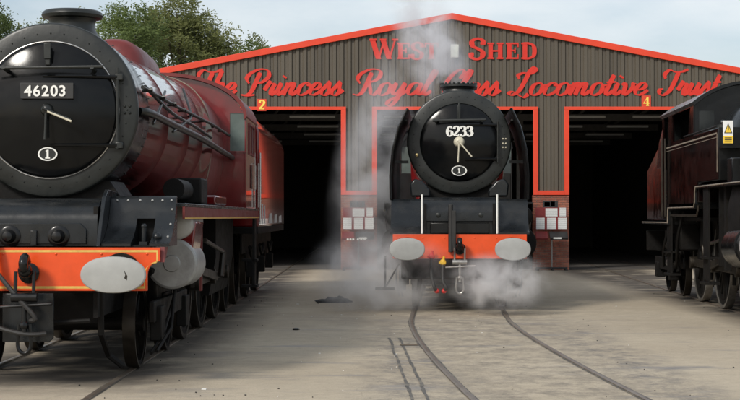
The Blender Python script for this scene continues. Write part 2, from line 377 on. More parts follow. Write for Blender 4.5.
def ribbon(mb, pts, scale, ox, oz, y, wthin, wthick, slant, nib=0.35, depth=0.012, n=6):
    """pen stroke with broad-nib contrast as a raised band; y creeps forward so crossings never share a plane"""
    P = spline([(p[0]+p[1]*slant, p[1]) for p in pts], n)
    front = []; back = []
    m = len(P)
    for i, p in enumerate(P):
        d = (P[min(i+1, m-1)]-P[max(i-1, 0)]).normalized()
        k = abs(d.dot(Vector((nib, 1)).normalized()))**2.4
        w = (wthin+(wthick-wthin)*k)*0.5
        if i in (0, m-1): w *= 0.6
        nr = Vector((-d.y, d.x))
        yy = y-0.004*i/m
        a, b = p+nr*w, p-nr*w
        front.append(((ox+a.x*scale, yy-depth, oz+a.y*scale), (ox+b.x*scale, yy-depth, oz+b.y*scale)))
        back.append(((ox+a.x*scale, y, oz+a.y*scale), (ox+b.x*scale, y, oz+b.y*scale)))
    mb.loft([[f[0], f[1], g[1], g[0]] for f, g in zip(front, back)])
def script_word(word, x0, x1, oz, y, xh, parent, name='letter', m='letter_red'):
    adv = sum(GL[c][0] for c in word); scale = xh
    sx = (x1-x0)/(adv*scale)
    x = x0
    for c in word:
        mb = MB()
        for k, st in enumerate(GL[c][1]):
            ribbon(mb, [(p[0]*sx, p[1]) for p in st], scale, x, oz, y-0.004*k, 0.10, 0.37, 0.36)
        o = mb.build(name, m, parent, smooth=False)
        x += GL[c][0]*scale*sx
SER = {   # slab-and-hairline capitals in a 1-high cell: (width, [(polygon points)...] or strokes)
 'W': (1.35, [('l', (.10,1),(.42,0),.26), ('l', (.42,.0),(.70,.95),.10), ('l', (.62,1),(.94,0),.26), ('l', (.94,0),(1.24,1),.10), ('h', -.03,.32,1), ('h', .48,.80,1), ('h', 1.08,1.38,1)]),
 'E': (.85, [('l', (.24,1),(.24,0),.27), ('h', .04,.80,1), ('h', .04,.80,0), ('h2', .3,.58,.52), ('l', (.76,1),(.76,.72),.09), ('l', (.76,0),(.76,.30),.09), ('l', (.58,.68),(.58,.36),.08)]),
 'S': (.80, [('s', [(.68,.70),(.66,.90),(.42,1.0),(.16,.88),(.18,.64),(.44,.50),(.66,.34),(.62,.10),(.38,.0),(.14,.08),(.10,.32)])]),
 'T': (.90, [('l', (.45,1),(.45,0),.27), ('h', .04,.86,1), ('h', .24,.66,0), ('l', (.08,1),(.08,.70),.09), ('l', (.82,1),(.82,.70),.09)]),
 'H': (1.02, [('l', (.22,1),(.22,0),.27), ('l', (.80,1),(.80,0),.27), ('h2', .3,.72,.50), ('h', .02,.42,1), ('h', .02,.42,0), ('h', .60,1.0,1), ('h', .60,1.0,0)]),
 'D': (.98, [('l', (.24,1),(.24,0),.27), ('s', [(.10,.96),(.45,.96),(.74,.82),(.82,.5),(.74,.18),(.45,.04),(.10,.04)]), ('h', .02,.30,1), ('h', .02,.30,0)]),
 '6': (.70, [('s', [(.60,.86),(.42,1.0),(.20,.82),(.12,.42),(.22,.08),(.40,.0),(.60,.16),(.58,.44),(.38,.54),(.18,.40)])]),
 '2': (.70, [('s', [(.12,.74),(.22,.96),(.46,1.0),(.62,.80),(.52,.52),(.24,.22),(.10,.04)]), ('h', .08,.66,.06), ('l', (.62,.04),(.62,.22),.09)]),
 '3': (.70, [('s', [(.12,.80),(.26,.98),(.50,.96),(.60,.74),(.46,.55),(.28,.52)]), ('s', [(.30,.53),(.54,.48),(.64,.26),(.50,.04),(.26,.0),(.10,.18)])]),
 '4': (.72, [('l', (.50,1),(.50,0),.22), ('l', (.50,.98),(.08,.32),.09), ('h', .04,.70,.30), ('h', .34,.66,0)]),
}
def serif_char(c, h, ox, oz, y, parent, m, name='letter', depth=0.014, bold=1.0):
    mb = MB(); wd, items = SER[c]; k = 0
    for it in items:
        yy = y-0.0015*k; k += 1
        if it[0] == 'l':
            (_, a, b, w) = it; w *= 0.5*bold
            mb.loft([[(ox+(q[0]-w)*h, yy, oz+q[1]*h), (ox+(q[0]+w)*h, yy, oz+q[1]*h), (ox+(q[0]+w)*h, yy-depth, oz+q[1]*h), (ox+(q[0]-w)*h, yy-depth, oz+q[1]*h)] for q in (b, a)])
        elif it[0] in ('h', 'h2'):
            (_, x0, x1, z) = it; t = 0.05*bold
            z0 = z-t*2 if z == 1 else (z if z == 0 else z-t)
            mb.box(ox+x0*h, ox+x1*h, yy-depth, yy, oz+z0*h, oz+(z0+t*2)*h)
        else:
            ribbon(mb, it[1], h, ox, oz, yy, 0.12*bold, 0.27*bold, 0.0, nib=0.0, depth=depth)
    mb.build(name, m, parent, smooth=False)
    return wd*h
def text_mesh(s, size, m, parent, loc, name='digit', offset=0.0, depth=0.004):
    """flat raised lettering in the plain sans face, each character its own part; returns width"""
    x = 0
    for c in s:
        cu = bpy.data.curves.new('t', 'FONT'); cu.body = c; cu.size = size; cu.extrude = depth; cu.offset = offset
        o = bpy.data.objects.new('t', cu); COL.objects.link(o)
        dg = bpy.context.evaluated_depsgraph_get()
        me = bpy.data.meshes.new_from_object(o.evaluated_get(dg))
        xs = [v.co.x for v in me.vertices]; lo, hi = min(xs), max(xs)
        bpy.data.objects.remove(o)
        me.materials.clear(); me.materials.append(MAT[m]); me.name = name
        q = bpy.data.objects.new(name, me); COL.objects.link(q); q.parent = parent
        q.rotation_euler = (PI/2, 0, 0); q.location = (loc[0]+x-lo, loc[1], loc[2])
        x += hi-lo+size*0.10
    return x

# ------------------------------------------------------------------ the setting: ground and tracks
g = MB(); N = 2
g.add([(-900,-200,0),(900,-200,0),(900,1600,0),(-900,1600,0)], [(0,1,2,3)])
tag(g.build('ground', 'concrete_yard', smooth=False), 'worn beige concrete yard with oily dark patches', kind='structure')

def track(name, pts, lab):
    root = bpy.data.objects.new(name, None); COL.objects.link(root); tag(root, lab, kind='structure')
    C = spline([(p[0], p[1], 0) for p in pts], 14)
    for s in (-1, 1):
        mb = MB(); gb = MB(); ring = []; gr = []; sl = []
        for i, p in enumerate(C):
            d = (C[min(i+1, len(C)-1)]-C[max(i-1, 0)]).normalized(); nr = Vector((d.y, -d.x, 0))
            c = p+nr*(0.753*s)
            ring.append([c-nr*.030+Vector((0,0,-.05)), c+nr*.030+Vector((0,0,-.05)), c+nr*.030+Vector((0,0,.011)), c+nr*.024+Vector((0,0,.015)), c-nr*.024+Vector((0,0,.015)), c-nr*.030+Vector((0,0,.011))])
            j = 0.03*mnoise.noise(Vector((p.x*3, p.y*1.3, s)))
            e = 0.05*abs(mnoise.noise(Vector((p.x, p.y*0.9, s*4))))
            gr.append((c-nr*(.050*s+j*.4)+Vector((0,0,.004)), c-nr*(.031*s)+Vector((0,0,.004))))
            sl.append((c+nr*(.031*s)+Vector((0,0,.004)), c+nr*((.034+e*.5)*s)+Vector((0,0,.004))))
        mb.loft(ring); mb.build('rail', 'rail_steel', root)
        for nm, q, mm in (('flangeway', gr, 'tar'), ('tar_joint', sl, 'tar')):
            b = MB(); vs = [v for ab in q for v in ab]
            b.add(vs, [(2*i, 2*i+1, 2*i+3, 2*i+2) for i in range(len(q)-1)]); b.build(nm, mm, root, smooth=False)
    return root
L_HEAD, C_HEAD, R_HEAD = 0.002, -0.050, -0.045
LX = lambda y: -3.22-0.002*(y-14.15)
RX = lambda y: 6.92+0.045*(y-27.1)
track('railway_track', [(LX(y), y) for y in (2, 10, 20, 30, 40, 60, 78)], 'rails set in the concrete under the red locomotive at left')
track('railway_track', [(2.6, 2), (1.95, 9), (1.62, 14), (1.42, 18.5), (1.36, 22.5), (1.49, 26), (2.02, 36), (2.54, 46.5), (2.9, 60), (2.9, 78)], 'rails curving through the yard to the middle doorway')
track('railway_track', [(RX(y), y) for y in (6, 14, 20, 30, 40)]+[(8.0, 50), (8.3, 60), (8.3, 78)], 'rails set in the concrete under the dark tank locomotive at right')
# two thin poured tar lines beside the centre track
for x0, ph, sd_ in ((.25, 0.0, 'left'), (.385, 7.0, 'right')):
    mb = MB(); q = []; n_ = 170
    for i in range(n_):
        y = 9+i*11.4/n_; c = x0+(20.4-y)*.017+.015*mnoise.noise(Vector((ph, y*.9, 0)))
        w = .012+.020*abs(mnoise.noise(Vector((ph, y*2.3, 3))))+.010*mnoise.noise(Vector((ph, y*11, 3)))
        w2 = .012+.022*abs(mnoise.noise(Vector((ph+5, y*2.0, 3))))+.010*mnoise.noise(Vector((ph+3, y*10, 3)))
        q.append((Vector((c-max(w, .003), y, .004)), Vector((c+max(w2, .003), y, .004))))
    mb.add([v for ab in q for v in ab], [(2*i, 2*i+1, 2*i+3, 2*i+2) for i in range(len(q)-1)])
    tag(mb.build('tar_seam', 'tar', smooth=False), sd_+'hand one of two black tar lines left of the middle rails', kind='structure')

# ------------------------------------------------------------------ the shed
SY = 46.5; PXM = SY/F
def sx_(x): return (x-370)*PXM
def sz_(y): return CAM_H+(217-y)*PXM
shed = thing('engine_shed', 'brown corrugated engine shed with orange trim and red lettering over three doorways', 'shed', (sx_(452), SY, 0))
BX = sx_(452)                                   # root x: children are given in world metres minus this
class SB(MB):
    def build(s, name, m, parent=None, **k):
        s.v = [(v[0]-BX, v[1]-SY, v[2]) for v in s.v]
        return MB.build(s, name, m, parent or shed, **k)
XL, XR = sx_(149), sx_(757)
ZP, ZT, ZB = sz_(15), sz_(110), sz_(195)        # peak, door head, bottom of the cladding
SL = 0.190
def roof_z(x): return ZP-SL*abs(x-BX)
doors = [(sx_(181), sx_(341)), (sx_(377), sx_(533)), (sx_(569), sx_(727))]
PITCH = 0.222
def clad(x0, x1, z0f, z1f, y=SY):
    """trapezoidal ribbed sheet between x0 and x1"""
    b = SB(); k0 = math.floor(x0/PITCH)-1; xs = []
    k = k0
    while k*PITCH < x1+PITCH:
        for t, dy in ((0, 0), (.40, 0), (.52, .045), (.86, .045), (.98, 0)):
            xs.append((k*PITCH+t*PITCH, dy))
        k += 1
    prof = []
    for (a, da), (c, dc) in zip(xs, xs[1:]):
        if c <= x0 or a >= x1: continue
        def at(x): return da+(dc-da)*(x-a)/(c-a)
        if not prof: prof.append((max(a, x0), at(max(a, x0))))
        prof.append((min(c, x1), at(min(c, x1))))
    vs = []
    for x, dy in prof:
        vs += [(x, y-.05+dy, z0f(x)), (x, y-.05+dy, z1f(x))]
    b.add(vs, [(2*i, 2*i+2, 2*i+3, 2*i+1) for i in range(len(prof)-1)])
    return b.build('cladding_panel', 'cladding', smooth=False, recalc=False)
edges = [XL, BX, XR]
xs = [XL]
while xs[-1]+PITCH*5 < XR-0.3: xs.append(xs[-1]+PITCH*5)
xs.append(XR)
for a, b in zip(xs, xs[1:]):
    if a < BX < b:
        clad(a, BX, lambda x: ZT, lambda x: roof_z(x)-0.02); clad(BX, b, lambda x: ZT, lambda x: roof_z(x)-0.02)
    else:
        clad(a, b, lambda x: ZT, lambda x: roof_z(x)-0.02)
piers = [(XL, doors[0][0]), (doors[0][1], doors[1][0]), (doors[1][1], doors[2][0]), (doors[2][1], XR)]
for a, b in piers:
    clad(a, b, lambda x: ZB, lambda x: ZT)
# backing behind the sheets
b = SB()
b.add([(XL, SY+.03, ZT), (XR, SY+.03, ZT), (XR, SY+.03, roof_z(XR)-.02), (BX, SY+.03, ZP-.02), (XL, SY+.03, roof_z(XL)-.02)], [(0,1,2,3,4)])
for a, c in piers: b.add([(a, SY+.03, ZB), (c, SY+.03, ZB), (c, SY+.03, ZT), (a, SY+.03, ZT)], [(0,1,2,3)])
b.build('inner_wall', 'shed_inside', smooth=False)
# orange trim: verges, door frames, sill under the cladding
for s in (-1, 1):
    xe = XL-.1 if s < 0 else XR+.1
    b = SB(); ze = roof_z(xe)
    b.prism([(BX, ZP+.06), (xe, ze+.06), (xe, ze-.13), (BX, ZP-.13)], 'y', SY-.13, SY-.06)
    b.build('verge_trim', 'trim_orange', bevel=.008)
TW = 0.15
for a, c in doors:
    b = SB(); b.box(a-TW, c+TW, SY-.10, SY-.045, ZT, ZT+.10); b.build('door_head_trim', 'trim_orange', bevel=.006)
for a, c in piers[1:3]:
    for x0, x1 in ((a, a+TW), (c-TW, c)):
        b = SB(); b.box(x0, x1, SY-.098, SY-.045, ZB, ZT-.002); b.build('door_jamb_trim', 'trim_orange', bevel=.006)
    b = SB(); b.box(a+TW, c-TW, SY-.10, SY-.047, ZB, ZB+.13); b.build('sill_trim', 'trim_orange', bevel=.006)
for x0, x1 in ((doors[0][0]-TW, doors[0][0]), (doors[2][1], doors[2][1]+TW)):
    b = SB(); b.box(x0, x1, SY-.098, SY-.045, 0.1, ZT-.002); b.build('door_jamb_trim', 'trim_orange', bevel=.006)
# brick piers, bricks laid one by one and joined into one piece of work per pier
for (a, c) in piers:
    b = SB(); b.box(a+.012, c-.012, SY-.035, SY+.20, 0, ZB-.005); b.build('mortar_core', 'mortar', smooth=False)
    bms = [SB(), SB(), SB()]; z = 0.006; row = 0
    while z+.065 < ZB:
        x = a-(0.11 if row % 2 else 0)
        while x < c-.03:
            x0, x1 = max(x, a), min(x+.213, c)
            if x1-x0 > .03:
                d = random.uniform(-.003, .003)
                bms[random.choice((0, 0, 1, 1, 2))].box(x0, x1-.004, SY-.05+d, SY-.02, z, z+.063)
                if x0 == a: bms[1].box(a-.004, a+.03, SY-.018, SY+.21, z, z+.063)
                if x1 == c: bms[0].box(c-.03, c+.004, SY-.018, SY+.21, z, z+.063)
            x += .225
        z += .075; row += 1
    for i, q in enumerate(bms):
        if q.v: tag(q.build('brickwork', 'brick_%d' % i, smooth=False), kind='stuff')
# body of the building
DEP = 34.0
for s, xe in ((-1, XL), (1, XR)):
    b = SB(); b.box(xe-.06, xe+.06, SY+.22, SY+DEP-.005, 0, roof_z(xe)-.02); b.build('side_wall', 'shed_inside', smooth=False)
    b = SB(); x2 = xe+.25*s
    b.prism([(BX, ZP+.05), (x2, roof_z(x2)+.05), (x2, roof_z(x2)-.03), (BX, ZP-.03)], 'y', SY-.055, SY+DEP+.3); b.build('roof', 'roof_sheet', smooth=False)
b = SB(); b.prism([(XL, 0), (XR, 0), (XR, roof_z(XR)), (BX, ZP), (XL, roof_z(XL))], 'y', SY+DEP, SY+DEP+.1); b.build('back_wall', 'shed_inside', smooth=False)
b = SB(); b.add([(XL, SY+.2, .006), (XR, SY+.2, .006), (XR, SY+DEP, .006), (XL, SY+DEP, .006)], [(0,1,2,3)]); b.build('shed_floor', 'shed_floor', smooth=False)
for k in range(5):
    y = SY+3+k*6.2
    b = SB(); b.box(XL+.1, XR-.1, y, y+.18, 5.05, 5.30)
    for t in range(9):
        x = XL+1+t*2.2
        b.cyl((x, y+.09, 5.3), (x+1.1, y+.09, min(roof_z(x+1.1)-.1, 7)), .05, n=6)
    b.build('roof_truss', 'steelwork', smooth=False)
    for xx in (doors[0][1]+.5, doors[1][1]+.5):
        b = SB(); b.box(xx-.12, xx+.12, y, y+.2, 0, 5.05); b.build('column', 'steelwork', smooth=False)
for ix, x in enumerate((-4.6, -1.9, 1.2, 3.6, 7.0, 9.4)):
    for k in range(4):
        y = SY+4.5+k*5.5
        b = SB(); b.box(x-.75, x+.75, y-.10, y+.10, 4.86, 4.93); b.build('strip_light', 'tube_white', smooth=False)
# lettering
wl = thing('wall_lettering', None, None); wl.parent = shed
class _P: pass
def world_lettering(parent):
    parent.location = (-BX, -SY, 0)
world_lettering(wl)
LY = SY-.052
XH = 12.2*PXM
for w, x0, x1 in (('The', 193, 234), ('Princess', 243, 340), ('Royal', 354, 429), ('Class', 440, 497), ('Locomotive', 509, 645), ('Trust', 659, 716)):
    script_word(w, sx_(x0), sx_(x1), sz_(95), LY, XH, wl)
for w, x0, x1 in (('WEST', 370, 437), ('SHED', 469, 537)):
    tot = 0; hs = [20.5*PXM]+[16.5*PXM]*3
    for c, h in zip(w, hs): tot += SER[c][0]*h
    sc = (sx_(x1)-sx_(x0))/(tot+.05*3)
    x = sx_(x0)
    for c, h in zip(w, hs):
        serif_char(c, h*1.0, x, sz_(59), LY, wl, 'letter_red')
        x += SER[c][0]*h*sc+.05
for c, x, y in (('2', 262, 105), ('3', 454, 105), ('4', 646, 101.5)):
    bp = thing('road_number', None, None); bp.parent = shed; bp.location = (-BX, -SY, 0)
    pl = MB().box(sx_(x-4.6), sx_(x+4.6), LY-.045, LY-.002, sz_(y+6), sz_(y-6)).build('number_plate', 'plate_red', bp, bevel=.006)
    serif_char(c, 9*PXM, sx_(x-3.3), sz_(y+4.5), LY-.046, bp, 'digit_yellow', name='digit', depth=.008)
# flood lamp between the two words
fl = thing('flood_lamp', 'small pale boxy floodlight on the cladding under the gable peak', 'lamp', (sx_(454.5), SY-.05, sz_(51.5)))
MB().box(-.12, .12, -.18, -.02, -.20, .20).build('housing', 'lamp_housing', fl, bevel=.02)
MB().box(-.085, .085, -.19, -.182, -.15, .13).build('lens', 'lamp_lens', fl, bevel=.004)
MB().box(-.03, .03, -.02, .05, -.05, .05).build('bracket', 'steelwork', fl)

# ------------------------------------------------------------------ display stands on the brick piers
def display(xc, label, d=SY-.35):
    k = d/F
    t = thing('notice_stand', label, 'notice stand', ((xc-370)*k, d, 0), 0, 'notice stands against the brick piers')
    Z = lambda y: CAM_H+(217-y)*k
    X = lambda x: (x-551)*k
    MB().box(X(535.5), X(567), 0, .03, Z(229.5), Z(207.5)).build('board', 'board_maroon', t, bevel=.005)
    for x0, x1, y0, y1, m in ((544.5, 550, 202, 206.5, 'printed_paper'), (550.8, 555, 201.5, 206.5, 'plate_red'), (545.5, 557.5, 208.3, 216.5, 'printed_paper'),
                              (559.5, 566, 207.7, 216.3, 'printed_paper'), (536.8, 543.5, 208.3, 216, 'board_maroon'),
                              (536.2, 544.6, 217.8, 229, 'printed_paper'), (547, 556, 217.8, 229, 'printed_paper'), (558, 566.6, 217.8, 229, 'printed_paper')):
        hz = (Z(y1)+Z(y0))/2; hx = (X(x0)+X(x1))/2
        b = MB(); w, h = (X(x1)-X(x0))/2, (Z(y0)-Z(y1))/2
        o = b.box(-w, w, -.008, -.001, -h, h).build('notice', m, t); o.location = (hx, 0 if y0 > 207 else .02, hz)
    MB().box(X(543), X(558), .012, .028, Z(208), Z(201)).build('header_board', 'board_black', t)
    b = MB(); b.prism([(-.34, Z(238)), (-.05, Z(231.5)), (-.02, Z(231.5)), (-.02, Z(233)), (-.32, Z(239.5))], 'x', X(535), X(547)); b.build('ledge', 'board_maroon', t)
    b = MB(); b.prism([(-.34, Z(238)), (-.05, Z(231.5)), (-.02, Z(231.5)), (-.02, Z(233)), (-.32, Z(239.5))], 'x', X(549), X(567)); b.build('ledge', 'board_black', t)
    o = MB().box(X(552), X(560), -.352, -.342, Z(238.8), Z(237.2)).build('name_strip', 'white_paint', t)
    MB().cyl((X(551.5), -.06, .03), (X(551.5), -.06, Z(233)), .022, n=10).build('post', 'pole_grey', t)
    MB().box(X(535.5), X(567), -.09, -.03, .05, .10).build('foot_bar', 'board_black', t, bevel=.01)
    for x in (537, 552, 565.5):
        MB().box(X(x)-.04, X(x)+.04, -.22, .06, 0, .05).build('foot', 'board_black', t, bevel=.008)
    return t
display(551, 'maroon notice stand with white sheets, right of the steaming locomotive')
dl = display(358, 'maroon notice stand with white sheets, seen through steam between the two left doorways')
for i, x in enumerate((-.30, -.22, -.14, .0, .10, .20)):
    MB().cyl((x, -.355, .93), (x, -.345, .93), .032, n=12).build('pale_disc', 'white_paint', dl)  # row of small pale discs below the ledge

# ------------------------------------------------------------------ locomotive pieces
def wheel_mesh(r, spokes, w=.13):
    """spoked wheel in the yz plane, centre at the origin, outer face towards -x and +x alike"""
    b = MB()
    b.lathe((-w/2, 0, 0), (1, 0, 0), [(0, r*.16), (0, r*.01)], 24, False)
    b.lathe((-w*.7, 0, 0), (1, 0, 0), [(0, r*.05), (0, r*.17), (w*1.4, r*.17), (w*1.4, r*.05)], 20)
    rim = [(-w*.4, r*.84), (-w*.4, r*.93), (w*.4, r*.93), (w*.4, r*.84)]
    b.loft([[(p[0], p[1]*math.cos(2*PI*j/36), p[1]*math.sin(2*PI*j/36)) for p in rim] for j in range(36)], closed=True)
    for k in range(spokes):
        a = 2*PI*k/spokes; d = Vector((0, math.cos(a), math.sin(a)))
        b.tube([d*(r*.14), d*(r*.5), d*(r*.86)], [r*.05, r*.036, r*.034], 6)
    t = MB()
    tr = [(-w*.5, r*.93), (-w*.5, r*.99), (-w*.2, r), (w*.5, r), (w*.5, r*.93)]
    t.loft([[(p[0], p[1]*math.cos(2*PI*j/48), p[1]*math.sin(2*PI*j/48)) for p in tr] for j in range(48)], closed=True)
    return b, t
_wheels = {}
def wheel(root, x, y, r, spokes, mw='frame_black', mt='oily_steel'):
    key = (r, spokes, mw, mt)
    if key not in _wheels:
        b, t = wheel_mesh(r, spokes)
        o = b.build('wheel', mw); tt = t.build('tyre', mt, o); _wheels[key] = (o, tt)
        o.parent = root; o.location = (x, y, r+.012); return o
    o0, t0 = _wheels[key]
    o = share(o0, root, (x, y, r+.012), (random.uniform(0, 6), 0, 0)); share(t0, o); return o
def rivets(b, pts, ax, r=.012, h=.012):
    ax = Vector(ax).normalized()
    for p in pts:
        b.lathe(p, ax, [(0, r), (h*.6, r*.8), (h, r*.35)], 6)
def oval_buffer(root, x, z, y_face, rx, rz, yb, mark=False):
    """oval buffer head on a stepped shank fixed to the beam at yb"""
    t = MB(); n = 40
    def ring(y, k): return [(x+rx*k*math.copysign(abs(math.cos(2*PI*j/n))**.92, math.cos(2*PI*j/n)), y, z+rz*k*math.copysign(abs(math.sin(2*PI*j/n))**.92, math.sin(2*PI*j/n))) for j in range(n)]
    t.loft([ring(y_face, .05), ring(y_face+.001, .45), ring(y_face+.007, .80), ring(y_face+.013, .955), ring(y_face+.020, .99), ring(y_face+.026, 1.0), ring(y_face+.050, 1.0), ring(y_face+.056, .97)])
    o = t.build('buffer', 'buffer_steel', root, angle=20)
    s = MB(); s.lathe((x, y_face+.06, z), (0, 1, 0), [(0, .085), (yb-y_face-.30, .085), (yb-y_face-.30, .13), (yb-y_face-.12, .14), (yb-y_face-.12, .19), (yb-y_face-.06, .19)], 24)
    s.build('shank', 'frame_black', o)
    if mark:
        m = MB(); rx_ = .018
        m.prism([(x+.10, z+.05), (x+.135, z-.01), (x+.13, z-.05), (x+.105, z-.03), (x+.115, z+.0)], 'y', y_face+.0005, y_face+.012); m.build('scrape', 'oily_steel', o)
    return o
def sup_ring(y, hw, zc, zt, zb, e, n=48, xc=0):
    r = []
    for j in range(n):
        a = 2*PI*j/n; c, s = math.cos(a), math.sin(a)
        r.append((xc+hw*math.copysign(abs(c)**(2/e), c), y, zc+(zt-zc if s > 0 else zc-zb)*math.copysign(abs(s)**(2/e), s)))
    return r
def smokebox_front(root, y, zc, R, Rd, label_y, hinge=True):
    sb = MB()
    sb.lathe((0, y, zc), (0, 1, 0), [(.035, Rd-.02), (.0, Rd+.01), (.0, R-.035), (.008, R-.016), (.022, R-.004), (.040, R), (.055, R)], 72, False)
    o = sb.build('smokebox_ring', 'smokebox_black', root, angle=24)
    dm = MB(); dm.lathe((0, y, zc), (0, 1, 0), [(.050, R-.012), (.88, R-.012)], 72, False); dm.build('smokebox', 'gloss_black', root)
    rv = MB()
    rivets(rv, [((R-.10)*math.cos(a)*1.0, y, zc+(R-.10)*math.sin(a)) if False else Vector(((R-.11)*math.cos(a), y+.002, zc+(R-.11)*math.sin(a))) for a in [2*PI*k/36 for k in range(36)]], (0,-1,0), .010, .010)
    rivets(rv, [Vector((R*math.cos(a), y+.82, zc+R*math.sin(a))) for a in [2*PI*k/64 for k in range(64)]], (0,0,1), .016, .01)
    tag(rv.build('rivet', 'smokebox_black', o), kind='stuff')
    d = MB()
    prof = [(-.002, Rd+.0), (-.030, Rd-.004), (-.042, Rd-.03)]
    for k in range(1, 13):
        r = (Rd-.03)*(1-k/12); prof.append((-.042-.115*(1-(r/(Rd-.03))**2), max(r, .001)))
    d.lathe((0, y, zc), (0, 1, 0), prof, 72, False)
    dr = d.build('smokebox_door', 'door_black', root, angle=60)
    return o, dr
def dome_y(y, Rd, r): return y-.042-.115*(1-(r/(Rd-.03))**2)

def dart(parent, y, zc, m='cream_paint', a1=-28, a2=-92, l1=.27, l2=.30, boss=.055):
    b = MB(); b.lathe((0, y+.02, zc), (0, -1, 0), [(0, boss*1.15), (.06, boss), (.085, boss*.8), (.10, boss*.3)], 20)
    h = b.build('dart_boss', m, parent)
    for a, l, yy, mm in ((a1, l1, y-.085, m), (a2, l2, y-.06, 'smokebox_black' if m != 'cream_paint' else m)):
        d = Vector((math.cos(math.radians(a)), 0, math.sin(math.radians(a))))
        o = Vector((0, yy, zc))
        MB().tube([o-d*.03, o+d*l*.6, o+d*l], [.016, .012, .015], 8).build('dart_handle', mm, parent)
def shed_plate(parent, y, z, rx=.098, rz=.068, tall=True):
    b = MB(); n = 28
    b.loft([[(rx*math.cos(2*PI*j/n), yy, z+rz*math.sin(2*PI*j/n)) for j in range(n)] for yy in (y+.02, y-.008)])
    p = b.build('shed_plate', 'smokebox_black', parent)
    r = MB()
    r.loft([[(k*rx*math.cos(2*PI*j/n), yy, z+k*rz*math.sin(2*PI*j/n)) for k, yy in ((1, y-.008), (1, y-.014), (.84, y-.014), (.84, y-.008))] for j in range(n)], closed=True)
    r.build('plate_rim', 'white_paint', p)
    c = MB(); c.box(-.010, .010, y-.013, y-.006, z-.040, z+.042); c.box(-.024, .024, y-.0135, y-.006, z-.046, z-.034); c.box(-.020, .010, y-.0137, y-.006, z+.024, z+.036)
    c.build('emblem', 'white_paint', p)
def tubes(root, name, m, paths, r=.02, n=8):
    for p in paths: MB().tube(p, r, n).build(name, m, root)
def motion(root, xs, drivers, rr, zc, cyl_y, cyl_z, cx=1.05):
    for s in xs:
        b = MB(); z = rr-.10
        b.box(s*.93-.03, s*.93+.03, drivers[0]-.12, drivers[-1]+.12, z-.07, z+.07)
        for d in drivers: b.cyl((s*.88, d, z), (s*1.02, d, z), .11, n=14)
        b.build('coupling_rod', 'oily_steel', root, bevel=.008)
        b = MB(); b.prism([(cyl_y, cyl_z-.05), (drivers[1], z-.06), (drivers[1], z+.06), (cyl_y, cyl_z+.05)], 'x', s*1.03-.025, s*1.03+.025); b.build('connecting_rod', 'oily_steel', root, bevel=.006)
        b = MB(); b.box(s*cx-.05, s*cx+.05, cyl_y, cyl_y+1.0, cyl_z+.13, cyl_z+.20); b.box(s*cx-.05, s*cx+.05, cyl_y, cyl_y+1.0, cyl_z-.20, cyl_z-.13)
        b.build('slide_bar', 'oily_steel', root)
        b = MB(); b.box(s*cx-.09, s*cx+.06, cyl_y+.45, cyl_y+.75, cyl_z-.18, cyl_z+.18); b.build('crosshead', 'oily_steel', root, bevel=.02)
        b = MB(); b.tube([(s*1.10, drivers[1], z), (s*1.12, drivers[1]+.1, z+.35)], .045, 8); b.tube([(s*1.12, drivers[1]+.1, z+.35), (s*1.1, drivers[0]-.2, z+.55)], .03, 8)
        b.build('valve_rod', 'oily_steel', root)

def running_iron(root, drivers, x=.76, r=.84):
    for s in (-1, 1):
        for d in drivers:
            b = MB(); y = d-r-.07
            b.tube(spline([(s*(x+.02), y+.10, 1.30), (s*(x+.02), y, .85), (s*(x+.02), y+.04, .45)], 4), .035, 6)
            b.prism([(y+.02, .62), (y+.10, .62), (y+.07, .85), (y+.09, 1.05), (y+.01, 1.05)], 'x', s*(x+.02)-.06, s*(x+.02)+.06)
            b.build('brake_hanger', 'frame_black', root)
            b = MB(); b.tube(spline([(s*(x+.04), d+r+.30, 1.45), (s*(x+.04), d+r+.18, .9), (s*x, d+r*.75, .14)], 5), .022, 6); b.build('sand_pipe', 'frame_black', root)
            b = MB(); b.tube(spline([(s*.64, d-.55, .46), (s*.64, d, .30), (s*.64, d+.55, .46)], 5), .05, 6); b.box(s*.64-.06, s*.64+.06, d-.1, d+.1, .28, .75); b.build('leaf_spring', 'frame_black', root)
        b = MB(); b.tube([(s*.62, drivers[0]-1.0, .40), (s*.62, drivers[-1]+.6, .36)], .03, 6); b.build('brake_rod', 'frame_black', root)
        for k, d in enumerate(drivers[:-1]):
            m = (d+drivers[k+1])/2
            MB().box(s*.60-.06 if s > 0 else -.72, .72 if s > 0 else -.60+.06, m-.22, m+.22, .95, 1.62).build('sand_box', 'frame_black', root, bevel=.03)

